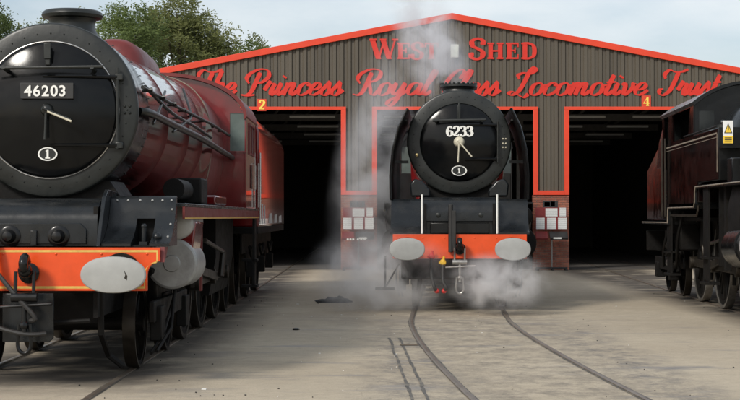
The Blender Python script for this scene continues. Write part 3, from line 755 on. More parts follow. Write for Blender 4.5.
def pacific(root, st):
    zc, R, Rd, y0 = st['zc'], st['R'], st['Rd'], st['y0']
    body, black = st['body'], 'gloss_black'
    # ---- smokebox, door and fittings
    sbx, door = smokebox_front(root, y0, zc, R, Rd, 0)
    if st.get('rim'): MB().torus((0, y0-.012, zc), (0,1,0), Rd+.006, .008, 72).build('door_rim', 'bright_steel', door)
    dy = lambda r: dome_y(y0, Rd, r)
    # ---- chimney
    cz = zc+R; cyy = y0+st.get('cho', .95)
    if st['chimney'] == 'single':
        b = MB(); b.lathe((0, cyy, cz-.10), (0,0,1), [(0, .40), (.04, .36), (.10, .285), (.16, .25), (.24, .245), (.275, .262), (.285, .315), (.315, .330), (.345, .320), (.365, .295), (.37, .24), (.2, .22)], 44, False)
        b.build('chimney', 'smokebox_black', root)
    else:
        b = MB(); n = 40
        def st_ring(z, k, l): return [(k*math.cos(2*PI*j/n), cyy+l*math.copysign(1, math.sin(2*PI*j/n))*(abs(math.sin(2*PI*j/n)) > .001)+k*math.sin(2*PI*j/n), z) for j in range(n)]
        b.loft([st_ring(cz-.10, .40, .28), st_ring(cz-.02, .30, .28), st_ring(cz+.06, .275, .28), st_ring(cz+.10, .30, .28), st_ring(cz+.11, .335, .28), st_ring(cz+.155, .335, .28), st_ring(cz+.165, .30, .28), st_ring(cz+.05, .24, .28)], cap=False)
        b.build('chimney', 'smokebox_black', root)
        t = MB()
        for k in range(24):
            a = 2*PI*k/24; t.ball((.325*math.cos(a), cyy+.28*math.copysign(1, math.sin(a))+.325*math.sin(a), cz+.165), .022, 6)
        t.build('chimney_bolts', 'smokebox_black', root)
    # ---- boiler
    bl = st['boiler']                       # list of (y, r)
    b = MB(); b.lathe((0, 0, zc), (0,1,0), [(y, r) for y, r in bl], 64); b.build('boiler', body, root, angle=50)
    for y, r in st['bands']:
        MB().torus((0, y, zc), (0,1,0), r, .006, 64, 6).build('boiler_band', st['band'], root)
    # firebox
    fy0, fy1, hw, zt = st['firebox']
    b = MB(); b.loft([sup_ring(fy0, hw*.93, zc, zt-.06, 1.6, st['fe']), sup_ring(fy0+.05, hw, zc, zt, 1.55, st['fe']), sup_ring(fy1, hw*1.0, zc-.05, zt-.05, 1.5, st['fe'])]); b.build('firebox', st['fbm'], root, angle=50)
    b = MB(); rg = sup_ring(fy0+.055, hw+.006, zc, zt+.006, 1.55, st['fe']); b.tube([p for p in rg if p[2] > 1.7 and (p[0] > 0)], .009, 6); b.build('firebox_edging', 'lining_grey', root)
    # dome and top feed cover
    for (ya, yb, w, zt2) in st['domes']:
        b = MB(); b.loft([sup_ring(ya, w*.55, zc+.55, zt2-.16, zc+.2, 3), sup_ring(ya+.05, w*.8, zc+.55, zt2-.04, zc+.2, 2.6), sup_ring(ya+.16, w*.96, zc+.55, zt2, zc+.2, 2.6), sup_ring((ya+yb)/2, w, zc+.55, zt2+.01, zc+.2, 2.6), sup_ring(yb-.16, w*.96, zc+.55, zt2, zc+.2, 2.6), sup_ring(yb-.03, w*.8, zc+.55, zt2-.05, zc+.2, 2.6), sup_ring(yb, w*.5, zc+.55, zt2-.2, zc+.2, 3)])
        b.build('dome_cover', 'dull_red' if body == 'crimson' else 'gloss_black', root, angle=50)
    # ---- cab
    c0, c1, ez, rz_ = st['cab']; W = 1.31
    for s in (-1, 1):
        pl = [(c0, 1.72), (c1, 1.72), (c1, 2.55), (c1-.18, 2.75), (c1-.18, ez), (c0, ez)]
        b = MB()
        wy0, wy1, wz0, wz1 = st['win']
        x0, x1 = (W-.03, W) if s > 0 else (-W, -W+.03)
        b.prism([(c0, 1.72), (c1, 1.72), (c1, 2.5), (c1-.05, wz0), (c0, wz0)], 'x', x0, x1)
        b.prism([(c0, wz1), (c1-.1, wz1), (c1-.1, ez), (c0, ez)], 'x', x0, x1)
        b.prism([(c0, wz0), (wy0, wz0), (wy0, wz1), (c0, wz1)], 'x', x0, x1)
        b.prism([(wy1, wz0), (c1-.05, wz0), (c1-.1, wz1), (wy1, wz1)], 'x', x0, x1)
        ps = b.build('cab_side', st['cabm'], root, smooth=False)
        xg = s*(W-.018)
        MB().box(xg-.003, xg+.003, wy0, wy1, wz0, wz1).build('window', 'window_glass', ps)
        fr = MB(); xo = s*(W+.004)
        for q in ((wy0-.03, wy0, wz0-.03, wz1+.03), (wy1, wy1+.03, wz0-.03, wz1+.03), (wy0, wy1, wz0-.03, wz0), (wy0, wy1, wz1, wz1+.03), ((wy0+wy1)/2-.018, (wy0+wy1)/2+.018, wz0, wz1)):
            fr.box(xo-.012, xo+.012, *q)
        fr.build('window_frame', 'dull_red' if body == 'crimson' else 'frame_black', ps)
        MB().tube([(s*(W+.05), c1+.02, 1.75), (s*(W+.05), c1+.02, 2.5)], .016).build('cab_handrail', 'bright_steel', root)
        st_ = MB(); st_.box(s*W-.02, s*W+.02, c1-.45, c1-.1, .45, 1.68); st_.box(min(s*(W-.2), s*(W+.06)), max(s*(W-.2), s*(W+.06)), c1-.45, c1-.1, .42, .46); st_.box(min(s*(W-.2), s*(W+.06)), max(s*(W-.2), s*(W+.06)), c1-.45, c1-.1, .85, .89)
        st_.build('cab_step', 'frame_black', root)
    n = 20; arc = [(W*1.01*math.sin(t), ez+(rz_-ez)*(math.cos(t)-math.cos(PI/2*.999))) for t in [(-PI/2+PI*k/n) for k in range(n+1)]]
    arc_in = [(p[0]*.97, p[1]-.05) for p in arc]
    b = MB(); b.loft([[ (p[0], y, p[1]) for p in arc]+[(p[0], y, p[1]) for p in reversed(arc_in)] for y in (c0-.1, c1+.15)]); b.build('cab_roof', st['roofm'], root, angle=30)
    fp = [(-W+.04, 1.72), (W-.04, 1.72)]+[(p[0]*.96, p[1]-.055) for p in reversed(arc)]
    b = MB(); b.prism(fp, 'y', c0, c0+.03); fr = b.build('cab_front', st['cabm'], root, smooth=False)
    # front spectacle windows
    for s in (-1, 1):
        wn = MB().box(s*1.17-.115, s*1.17+.115, c0-.012, c0-.001, 2.62, ez+.05).build('window', 'window_glass', fr)
        q = MB(); q.box(s*1.17-.14, s*1.17-.115, c0-.02, c0-.001, 2.595, ez+.075); q.box(s*1.17+.115, s*1.17+.14, c0-.02, c0-.001, 2.595, ez+.075); q.box(s*1.17-.115, s*1.17+.115, c0-.02, c0-.001, 2.595, 2.62); q.box(s*1.17-.115, s*1.17+.115, c0-.02, c0-.001, ez+.05, ez+.075)
        q.build('window_frame', st['cabm'], fr)
    b = MB(); b.box(-1.1, 1.1, c0+.8, c1+.1, 1.55, 1.7); b.build('cab_floor', 'frame_black', root)
    # ---- running plate, valance
    ry0, rz = st['run']
    for s in (-1, 1):
        x0, x1 = (.62, 1.36) if s > 0 else (-1.36, -.62)
        MB().box(x0, x1, ry0, c1, rz-.035, rz).build('running_plate', 'platform_black', root, bevel=.006)
        xv = s*1.345
        va = MB().box(xv-.012, xv+.012, ry0, c1, rz-.165, rz-.037).build('valance', st['valm'], root)
        xo = s*1.36
        MB().box(xo-.004, xo+.004, ry0, c1, rz-.158, rz-.146).build('lining', 'lining_yellow', va)
    # ---- frames and ash pan: a dark mass between the wheels
    b = MB()
    for s in (-1, 1): b.box(s*.58-.02, s*.58+.02, .75, c1+.1, .62, rz-.04)
    for y in (1.0, 2.9, 4.8, 6.9, 9.2, 11.0): b.box(-.56, .56, y, y+.05, .55, rz-.08)
    b.box(-.57, .57, 1.4, 7.0, 1.1, 1.4)
    b.build('frame', 'frame_black', root)
    b = MB(); b.prism([(-.9, .45), (.9, .45), (1.0, 1.0), (1.0, 1.6), (-1.0, 1.6), (-1.0, 1.0)], 'y', fy0+.3, c0+1.2); b.build('ashpan', 'frame_black', root)
    # saddle under the smokebox
    zb = rz+.0
    for s in (-1, 1):
        b = MB(); b.prism([(st['drivers'][0]-.9, .75), (st['drivers'][-1]+1.2, .62), (st['drivers'][-1]+1.2, rz-.05), (st['drivers'][0]-.9, rz-.05)], 'x', min(s*.52, s*.66), max(s*.52, s*.66)); b.build('frame_plate', 'frame_black', root)
        b = MB(); b.prism([(st['bogie'][0]+.55, .62), (st['bogie'][1]-.55, .62), (st['bogie'][1]-.3, 1.05), (st['bogie'][0]+.3, 1.05)], 'x', min(s*.60, s*.92), max(s*.60, s*.92)); b.build('bogie_spring_beam', 'frame_black', root, bevel=.03)
    sd = [(-.74, 1.25), (.74, 1.25), (.72, zb+.02), (.58, zc-R*.80), (-.58, zc-R*.80), (-.72, zb+.02)]
    MB().prism(sd, 'y', y0+.12, y0+1.0).build('saddle', 'frame_black', root, bevel=.01)
    # ---- wheels
    for y in st['bogie']:
        for s in (-1, 1): wheel(root, s*.76, y, .46, 10)
        MB().cyl((-.7, y, .472), (.7, y, .472), .07, n=12).build('axle', 'frame_black', root)
    b = MB()
    for s in (-1, 1):
        b.box(s*.98-.03, s*.98+.03, st['bogie'][0]-.35, st['bogie'][1]+.35, .50, .72)
        for y in st['bogie']: b.box(s*1.0-.06, s*1.0+.06, y-.17, y+.17, .30, .66)
    b.box(-.95, .95, st['bogie'][0]+.9, st['bogie'][1]-.9, .45, .75); b.build('bogie_frame', 'frame_black', root, bevel=.012)
    for y in st['drivers']:
        for s in (-1, 1): wheel(root, s*.76, y, .84, 18)
        MB().cyl((-.7, y, .852), (.7, y, .852), .09, n=12).build('axle', 'frame_black', root)
    for s in (-1, 1): wheel(root, s*.76, st['trail'], .55, 11)
    # ---- outside cylinders
    cy, cz_, cr, vz, vr = st['cyl']
    for s in (-1, 1):
        b = MB(); b.lathe((s*1.10, cy, cz_), (0, 1, -.02), [(-.02, .02), (-.018, cr*.30), (-.004, cr*.34), (.0, cr*.90), (.012, cr*.985), (.03, cr), (.09, cr), (.095, cr*.95), (.98, cr*.95), (.98, .1), (1.25, .06)], 36)
        c = b.build('cylinder', st.get('cylm', 'cylinder_grey'), root, angle=25)
        b = MB(); b.lathe((s*1.14, cy-.04, vz), (0, 1, 0), [(0, .01), (.004, vr*.86), (.02, vr*.97), (.04, vr), (1.05, vr), (1.06, .05)], 30); b.build('valve_chest', st.get('cylm', 'cylinder_grey'), root)
        b = MB(); b.prism([(s*.62, cz_-.15), (s*1.28, cz_-.05), (s*1.345, vz), (s*1.30, rz-.17), (s*.62, rz-.17)], 'y', cy+.16, cy+.90); b.build('cylinder_casing', st['cabm'] if body == 'crimson' else 'frame_black', root, bevel=.02)
        b = MB(); b.box(s*1.30-.012, s*1.30+.012, cy+1.0, cy+1.10, .75, rz-.17); b.build('motion_bracket', 'dull_red' if body == 'crimson' else 'frame_black', root)
        tubes(root, 'drain_pipe', 'frame_black', [[(s*1.12, cy+.1, cz_-cr), (s*1.12, cy-.2, .42), (s*1.05, cy-.8, .22)], [(s*1.06, cy+.8, cz_-cr), (s*1.05, cy-.3, .36), (s*.99, cy-.8, .20)]], .018)
    running_iron(root, st['drivers'])
    motion(root, (-1, 1), st['drivers'], .84, zc, cy+1.0, cz_-.02, 1.10)
    # ---- buffer beam, buffers, coupling
    yb = st['yb']; bz0, bz1, bw = .89, 1.30, st['bw']
    pts = [(-bw, bz1), (bw, bz1)]
    r = .17
    if st['curved']:
        pts += [(bw, bz1-.13)]+[(bw-.12*math.sin(a), bz1-.26+.13*math.cos(a)) for a in [PI/2*k/6 for k in range(1, 7)]]+[(bw-.12, bz0)]
        L_ = [(-p[0], p[1]) for p in reversed(pts[2:])]; pts = pts+L_
    else:
        pts += [(bw, bz0), (-bw, bz0)]
    bb = MB().prism(pts, 'y', yb, yb+.03).build('buffer_beam', 'buffer_orange', root, bevel=.005)
    # lining round the edge
    c = Vector((0, (bz0+bz1)/2)); rg = []
    def inset(q, k): return Vector((q[0]-math.copysign(k, q[0]), q[1]-math.copysign(k, q[1]-c.y) if abs(q[1]-c.y) > .19 else q[1]))
    ins = [inset(p, .022) for p in pts]; ins2 = [inset(p, .036) for p in pts]
    _unused = [Vector((p[0]*(1-.022/bw), c.y+(p[1]-c.y)*(1-.022/.2))) for p in pts]; ins2 = [Vector((p[0]*(1-.036/bw), c.y+(p[1]-c.y)*(1-.036*1.2/.2))) for p in pts]
    b = MB(); n = len(pts)
    b.loft([[(ins[i].x, yb-.001, ins[i].y), (ins2[i].x, yb-.001, ins2[i].y), (ins2[i].x, yb+.004, ins2[i].y), (ins[i].x, yb+.004, ins[i].y)] for i in range(n)], closed=True)
    if st['lined']: b.build('beam_lining', 'lining_yellow', bb, smooth=False)
    rv = MB(); rivets(rv, [Vector((x, yb, z)) for x in (-bw*.9, -bw*.55, -.25, .25, bw*.55, bw*.9) for z in (bz1-.06,)], (0,-1,0), .014, .008); tag(rv.build('rivet', 'buffer_orange', bb), kind='stuff')
    for s in (-1, 1): oval_buffer(root, s*.868, 1.06, 0, st['brx'], st['brz'], yb, mark=(s > 0 and st.get('mark')))
    return dict(door=door, dy=dy, yb=yb, sbx=sbx)

# ------------------------------------------------------------------ left locomotive: crimson
ll = thing('steam_locomotive', 'large crimson steam locomotive with black smokebox numbered 46203, nearest at left', 'steam locomotive', (LX(14.15), 14.15, 0), L_HEAD)
SL_ = dict(zc=2.67, R=.885, Rd=.685, y0=1.45, body='crimson', rim=True, chimney='single', cho=1.15,
          boiler=[(2.30, .87), (2.34, .83), (8.0, .985)], bands=[(2.5, .835), (3.9, .873), (5.6, .919), (6.9, .955)], band='dull_red',
          firebox=(8.0, 10.05, .95, 3.63), fe=2.45, fbm='dull_red', domes=[(5.2, 7.1, .43, 3.84)],
          cab=(10.0, 12.0, 3.16, 3.84), cabm='crimson', roofm='dull_red', win=(10.5, 11.6, 2.62, 3.06), run=(1.45, 1.73), valm='dull_red',
          bogie=(2.1, 4.3), drivers=(6.0, 8.05, 10.1), trail=11.9, cyl=(2.45, 1.09, .275, 1.535, .19), yb=.50, bw=1.235, curved=True, lined=True, brx=.300, brz=.168, mark=True)
r = pacific(ll, SL_)
door, yb = r['door'], r['yb']; dy = r['dy']; zc = 2.67; YF = 1.45
# number plate
npl = MB().box(-.265, .265, dy(.2)-.035, dy(.2)+.05, zc+.10, zc+.26).build('number_plate', 'sign_black', ll, bevel=.004)
w = text_mesh('46203', .148, 'white_paint', npl, (-.225, dy(.2)-.0405, zc+.128), offset=.004)
dart(door, dy(0), zc-.01, 'smokebox_black', -22, -92, .27, .30, .06)
MB().tube([(.02, dy(0)-.09, zc-.03), (.26, dy(0)-.10, zc-.13)], .011, 8).build('dart_handle', 'cream_paint', door)
shed_plate(door, dy(.45)-.02, zc-.45)
# hand bar with posts, lamp iron, hinge
hb = MB().tube([(-.62, dy(.3)-.10, zc+.40), (.57, dy(.3)-.10, zc+.415)], .017, 8).build('door_handrail', 'smokebox_black', ll)
for x in (-.42, .46): MB().tube([(x, dy(.62), zc+.39), (x, dy(.3)-.115, zc+.41)], .022, 8).build('rail_post', 'smokebox_black', hb)
for z in (.33, -.36):
    p = [Vector((x, dome_y(YF, .685, min(math.hypot(x, z), .68))-.016, zc+z)) for x in (-.05, .12, .32, .48, .58, .68)]
    MB().tube(p, [.008, .014, .016, .018, .02, .022], 6).build('hinge_strap', 'door_black', door)
MB().tube([(.685, YF-.05, zc-.40), (.685, YF-.05, zc+.42)], .015, 8).build('hinge_pin', 'smokebox_black', ll)
for z in (-.36, .33): MB().box(.66, .74, YF-.065, YF+.01, zc+z-.035, zc+z+.035).build('hinge_lug', 'smokebox_black', ll, bevel=.01)
li = MB(); li.box(-.025, .025, dy(.5)-.06, dy(.5)+.02, zc+.44, zc+.64); li.box(-.035, .035, dy(.5)-.075, dy(.5)-.05, zc+.50, zc+.66); li.build('lamp_iron', 'smokebox_black', ll, bevel=.006)
rv = MB(); rivets(rv, [Vector((x, YF+.001, zc+z)) for x in (.75, .80) for z in (-.03, .04)], (0,-1,0), .016, .014); tag(rv.build('rivet', 'smokebox_black', r['sbx']), kind='stuff')
# front platform: rolled centre apron and the two curved wings
def curve_prof(p0, n=8): return spline(p0, n)
cen = [(y, z) for y, z in [(1.62, 1.775), (1.15, 1.775)]]+[(1.15-.42*math.sin(a), 1.55+.225*math.cos(a)) for a in [PI/2*k/8 for k in range(1, 9)]]+[(.73, 1.31), (1.62, 1.31)]
MB().prism(cen, 'x', -.60, .60).build('front_apron', 'platform_black', ll, angle=50)
pan = MB(); pan.prism([(-.50, 1.33), (.50, 1.33), (.50, 1.47), (.44, 1.53), (-.44, 1.53), (-.50, 1.47)], 'y', .700, .732); pan.build('apron_panel', 'platform_black', ll, bevel=.006)
for x in (-.235, .235):
    b = MB(); b.lathe((x, .71, 1.405), (0,-1,0), [(0, .105), (.02, .105), (.03, .09), (.03, .065), (.09, .06), (.125, .045), (.135, .012)], 28); b.build('valve_cover', 'gloss_black', ll)
MB().box(-.03, .03, .66, .71, 1.32, 1.46).build('lamp_iron', 'platform_black', ll, bevel=.005)
for s in (-1, 1):
    MB().prism([(.56, 1.31), (1.64, 1.31), (1.64, 1.84), (1.05, 1.86), (.88, 1.78), (.72, 1.55)], 'x', s*.635-.018, s*.635+.018).build('frame_plate', 'platform_black', ll, bevel=.005)
    face = [(1.22, 1.80), (1.17, 1.76), (1.12, 1.66), (1.05, 1.56), (.95, 1.47), (.80, 1.39), (.62, 1.335)]
    back = [(.62, 1.31), (1.24, 1.31), (1.24, 1.80)]
    full = face+back
    up = [(1.22, 1.80), (1.17, 1.76), (1.12, 1.66), (1.06, 1.575), (1.24, 1.575)]
    b = MB()
    def seg(pr, a, c):
        b.prism(pr, 'x', min(s*a, s*c), max(s*a, s*c))
    seg(full, .656, .935); seg(full, 1.115, 1.305); seg(up, .935, 1.115)
    wg = b.build('wing_plate', 'platform_black', ll, angle=40)
    MB().box(min(s*.935, s*1.115), max(s*.935, s*1.115), 1.18, 1.20, 1.31, 1.575).build('recess_back', 'frame_black', wg)
    MB().box(min(s*.935, s*1.115), max(s*.935, s*1.115), .66, 1.18, 1.30, 1.32).build('recess_floor', 'frame_black', wg)
    b = MB(); b.tube([(s*1.03, .86, 1.32), (s*1.03, .86, 1.50)], .024, 8); b.ball((s*1.03, .86, 1.50), .028, 8); b.box(s*1.03-.04, s*1.03+.04, .80, .92, 1.32, 1.35); b.build('lamp_iron', 'platform_black', ll)
    b = MB(); b.ball((s*1.17, .78, 1.40), .045, 10); b.build('wing_knob', 'platform_black', ll)
    rv = MB(); rivets(rv, [Vector((s*x, 1.165, 1.755)) for x in (.72, .83, .95, 1.07, 1.17, 1.26)]+[Vector((s*1.27, y, z)) for y, z in ((1.115, 1.665), (1.0, 1.52), (.80, 1.40))], (0,-.7,.5), .013, .010); tag(rv.build('rivet', 'buffer_steel', wg), kind='stuff')
    # red curved end of the valance behind the beam
    MB().prism([(.535, 1.16), (.66, 1.20), (.80, 1.30), (.56, 1.305)], 'x', s*1.24-.012, s*1.24+.03).build('valance_end', 'dull_red', ll)
# grey step plate, hook and shackle, brake pipe
sp = MB(); sp.prism([(-.24, .41), (.20, .41), (.24, .45), (.24, .87), (-.24, .87)], 'y', .44, .465); sp.build('step_plate', 'platform_black', ll, bevel=.006)
def coupling(root, x, yb, z, m='gloss_black', bright=None):
    h = MB(); h.lathe((x, yb-.02, z), (0,-1,0), [(0, .10), (.02, .10), (.05, .05), (.10, .045)], 16); h.tube(spline([(x, yb-.10, z), (x, yb-.22, z+.03), (x, yb-.27, z+.10), (x, yb-.20, z+.15), (x, yb-.13, z+.10)], 6), [.045]*24+[.02], 10)
    h.ball((x, yb-.20, z+.03), .068, 10); h.build('coupling_hook', m, root)
    mm = bright or m
    for s in (-1, 1): MB().tube([(x+s*.085, yb-.20, z+.02), (x+s*.085, yb-.22, z-.22)], .018, 8).build('shackle_link', mm, root)
    b = MB(); b.cyl((x-.12, yb-.22, z-.22), (x+.12, yb-.22, z-.22), .045, n=12); b.build('shackle_bar', mm, root)
    b = MB(); b.tube([(x, yb-.22, z-.18), (x, yb-.23, z-.55)], .026, 10); b.tube([(x-.24, yb-.235, z-.31), (x+.26, yb-.235, z-.28)], .014, 8); b.ball((x, yb-.225, z-.48), .045, 8); b.build('coupling_screw', mm, root)
    b = MB(); b.tube(spline([(x-.05, yb-.22, z-.47), (x-.06, yb-.22, z-.68), (x, yb-.22, z-.74), (x+.06, yb-.22, z-.68), (x+.05, yb-.22, z-.47)], 6), .018, 8); b.build('shackle_loop', mm, root)
coupling(ll, .0, .50, 1.06)
b = MB(); b.tube(spline([(-.31, .46, 1.34), (-.31, .40, 1.2), (-.31, .36, .95), (-.32, .30, .80), (-.36, .26, .62), (-.5, .30, .60)], 6), .035, 10); b.build('brake_pipe', 'buffer_orange', ll)
b = MB(); b.tube(spline([(-.30, .36, 1.10), (-.10, .28, .88), (.10, .26, .66), (.05, .3, .62)], 5), .022, 8); b.build('steam_hose', 'hose_black', ll)
b = MB(); b.tube(spline([(-.60, .36, .74), (-.3, .28, .58), (.0, .26, .50), (.2, .3, .50)], 5), .022, 8); b.build('steam_hose', 'hose_black', ll)
tubes(ll, 'guard_iron', 'frame_black', [[(s*.60, .9, .95), (s*.60, .95, .45), (s*.62, 1.25, .22), (s*.76, 1.30, .10)] for s in (-1, 1)], .032)
b = MB()
for s in (-1, 1): b.box(s*.45-.16, s*.45+.16, .70, 1.9, .86, 1.02)
b.build('front_stretcher', 'frame_black', ll, bevel=.02)
MB().tube([(-.9, .62, .52), (.55, .62, .60)], .025, 8).build('heating_pipe', 'frame_black', ll)
# handrail, ejector and lubricator pipes along both sides of the boiler
def ang(rr, a, y): return (rr*math.cos(math.radians(a)), y, zc+rr*math.sin(math.radians(a)))
for s in (-1, 1):
    def A(rr, a, y): p = ang(rr, a, y); return (s*p[0], p[1], p[2])
    hr = MB().tube([A(.94, 15, 1.6), A(.96, 14, 4.0), A(1.0, 13, 5.6), A(1.05, 12, 7.6), A(1.07, 10, 9.9)], .021, 8).build('handrail', 'smokebox_black', ll)
    for y in (1.8, 2.8, 3.8, 4.8, 5.8, 6.9, 8.2, 9.3):
        MB().tube([A(.90, 14, y), A(1.01, 13.5, y)], [.014, .026], 8).build('handrail_knob', 'smokebox_black', hr)
    MB().tube(spline([A(.87, 0, 1.65), A(.94, 0, 1.9), A(.96, -1, 3.6), A(1.03, -3, 6.0), A(1.08, -6, 8.0), A(1.10, -8, 10.0)], 5), .042, 12).build('ejector_pipe', 'smokebox_black', ll)
    MB().tube(spline([A(.92, 18, 2.0), A(.96, 7, 3.6), A(1.01, 4, 5.6), A(1.04, 1, 7.2)], 5), .020, 8).build('lubricator_pipe', 'smokebox_black', ll)
    MB().tube(spline([A(.95, -6, 2.1), A(.94, 8, 2.8), A(.93, 24, 3.8)], 5), .016, 8).build('lubricator_pipe', 'smokebox_black', ll)
    MB().tube(spline([A(.97, -6, 3.6), A(.99, 4, 4.6), A(.99, 12, 5.4), A(.98, 38, 6.2)], 5), .016, 8).build('lubricator_pipe', 'smokebox_black', ll)
    b = MB(); b.box(min(s*.95, s*1.25), max(s*.95, s*1.25), 4.0, 4.7, 1.745, 2.05); b.build('lubricator_box', 'frame_black', ll, bevel=.02)
    b = MB(); b.cyl((s*1.05, 3.0, 1.90), (s*1.05, 3.9, 1.90), .12, n=18); b.build('pump_drum', 'frame_black', ll)
    b = MB(); b.box(min(s*.85, s*1.3), max(s*.85, s*1.3), 5.2, 6.7, 1.745, 1.86); b.build('splasher', 'crimson', ll, bevel=.02)
    b = MB(); b.box(min(s*1.335, s*1.33), max(s*1.335, s*1.33)+.001, 11.0, 11.9, 2.05, 2.45); b.build('cab_panel', 'crimson', ll)
# worn pipe stub in red on the drum
# tender
def tender(loc, rz, body, label, marks):
    t = thing('tender', label, 'tender', loc, rz, 'tenders coupled behind their locomotives')
    hw = 1.33
    prof = [(-hw, 1.42), (hw, 1.42), (hw, 3.06), (hw-.03, 3.18), (hw-.12, 3.32), (hw-.42, 3.50), (-hw+.42, 3.50), (-hw+.12, 3.32), (-hw+.03, 3.18), (-hw, 3.06)]
    MB().prism(prof, 'y', .25, 8.3).build('tank', body, t, bevel=.03)
    top = [(-hw+.42, 3.502), (hw-.42, 3.502), (hw-.55, 3.58), (-hw+.55, 3.58)]
    MB().prism(top, 'y', .5, 8.0).build('coal_plate', 'roof_sheet', t, bevel=.01)
    b = MB()
    for k in range(160):
        x, y = random.uniform(-.7, .7), random.uniform(.8, 5.5); rr = random.uniform(.08, .17)
        b.ball((x, y, 3.56+random.uniform(0, .08)), (rr, rr*.9, rr*.7), 5)
    tag(b.build('coal', 'coal', t, smooth=False), kind='stuff')
    MB().box(-1.32, 1.32, .2, 8.4, 1.30, 1.415).build('tender_frame', 'frame_black', t, bevel=.01)
    for s in (-1, 1):
        b = MB(); pf = [(.3, 1.30), (8.3, 1.30), (8.3, .95), (7.6, .95), (7.3, .60), (6.6, .60), (6.3, .90), (5.0, .90), (4.7, .60), (4.0, .60), (3.7, .90), (2.4, .90), (2.1, .60), (1.4, .60), (1.1, .95), (.3, .95)]
        b.prism(pf, 'x', s*1.02-.015, s*1.02+.015); b.build('side_frame', 'frame_black', t)
        for y in (1.75, 4.35, 6.95):
            wheel(t, s*.76, y, .65, 12)
            MB().box(s*1.08-.08, s*1.08+.08, y-.14, y+.14, .50, .82).build('axle_box', 'frame_black', t, bevel=.015)
            MB().tube(spline([(s*1.10, y-.50, 1.05), (s*1.10, y, .88), (s*1.10, y+.50, 1.05)], 5), .035, 6).build('leaf_spring', 'frame_black', t)
        MB().tube([(s*1.35, .32, 1.5), (s*1.35, .32, 2.7)], .016).build('handrail', 'bright_steel', t)
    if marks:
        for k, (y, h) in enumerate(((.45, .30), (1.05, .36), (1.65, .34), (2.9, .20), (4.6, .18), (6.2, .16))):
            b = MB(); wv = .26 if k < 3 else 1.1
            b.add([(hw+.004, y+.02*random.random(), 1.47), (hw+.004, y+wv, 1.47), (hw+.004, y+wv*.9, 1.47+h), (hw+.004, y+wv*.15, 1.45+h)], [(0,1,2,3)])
            b.build('pale_streak', 'white_paint', t, smooth=False)  # pale marks along the foot of the tank side
    return t
ty = 12.25
def along(root, y):
    a = root.rotation_euler.z
    return (root.location.x-math.sin(a)*y, root.location.y+math.cos(a)*y, 0)
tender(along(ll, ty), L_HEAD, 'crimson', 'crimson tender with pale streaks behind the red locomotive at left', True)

# ------------------------------------------------------------------ centre locomotive: black, in steam
lc = thing('steam_locomotive', 'black steam locomotive numbered 6233 steaming outside the middle doorway', 'steam locomotive', (1.475, 25.4, 0), C_HEAD)
SC_ = dict(zc=2.90, R=.915, Rd=.68, y0=1.75, body='crimson', rim=False, chimney='double',
          boiler=[(2.6, .905), (2.65, .91), (6.0, .96), (8.4, 1.0)], bands=[(2.8, .915), (4.4, .94), (6.2, .965)], band='crimson',
          firebox=(8.0, 11.2, 1.0, 3.86), fe=2.9, fbm='crimson', domes=[(5.4, 6.3, .35, 3.96)],
          cab=(11.0, 13.6, 3.2, 3.92), cabm='maroon_black', roofm='gloss_black', win=(11.3, 12.7, 2.62, 3.08), run=(2.9, 1.86), valm='frame_black', cylm='frame_black',
          bogie=(1.95, 4.2), drivers=(6.0, 8.2, 10.4), trail=12.6, cyl=(2.55, 1.12, .30, 1.60, .19), yb=.52, bw=1.12, curved=False, lined=False, brx=.295, brz=.185)
r = pacific(lc, SC_)
door, dy, zc = r['door'], r['dy'], 2.90
x = -.225
for ch in '6233':
    x += serif_char(ch, .165, x, zc+.105, dy(.15)-.004, door, 'white_paint', name='digit', depth=.010, bold=1.15)
dart(door, dy(0)-.01, zc, 'cream_paint', -50, -93, .34, .36, .085)
shed_plate(door, dy(.5)-.03, zc-.50, .135, .09)
hb = MB().tube([(-.46, dy(.3)-.07, zc+.375), (.46, dy(.3)-.07, zc+.385)], .024, 8).build('door_handrail', 'smokebox_black', lc)
for xx in (-.40, .40): MB().tube([(xx, dy(.55), zc+.37), (xx, dy(.3)-.08, zc+.38)], .03, 8).build('rail_post', 'smokebox_black', hb)
li = MB(); li.box(-.03, .03, dy(.45)-.06, dy(.45)+.03, zc+.40, zc+.64); li.box(-.015, .015, dy(.45)-.08, dy(.45)-.05, zc+.40, zc+.68); li.build('lamp_iron', 'smokebox_black', lc, bevel=.006)
for z in (.30, -.30):
    MB().tube([Vector((xx, dome_y(1.75, .68, min(math.hypot(xx, z), .64))-.014, zc+z)) for xx in (.1, .3, .48, .58, .66)], .026, 6).build('hinge_strap', 'door_black', door)
MB().tube([(.68, 1.68, zc-.36), (.68, 1.68, zc+.36)], .02, 8).build('hinge_pin', 'smokebox_black', lc)
rv = MB(); rivets(rv, [Vector((xx, 1.751, zc+z)) for xx in (.77, .82) for z in (-.09, -.02, .06)], (0,-1,0), .018, .016); tag(rv.build('rivet', 'cream_paint', r['sbx']), kind='stuff')
MB().lathe((-.74, 1.745, zc-.22), (0,-1,0), [(0, .03), (.03, .028), (.04, .01)], 14).build('door_dog', 'brass', lc)
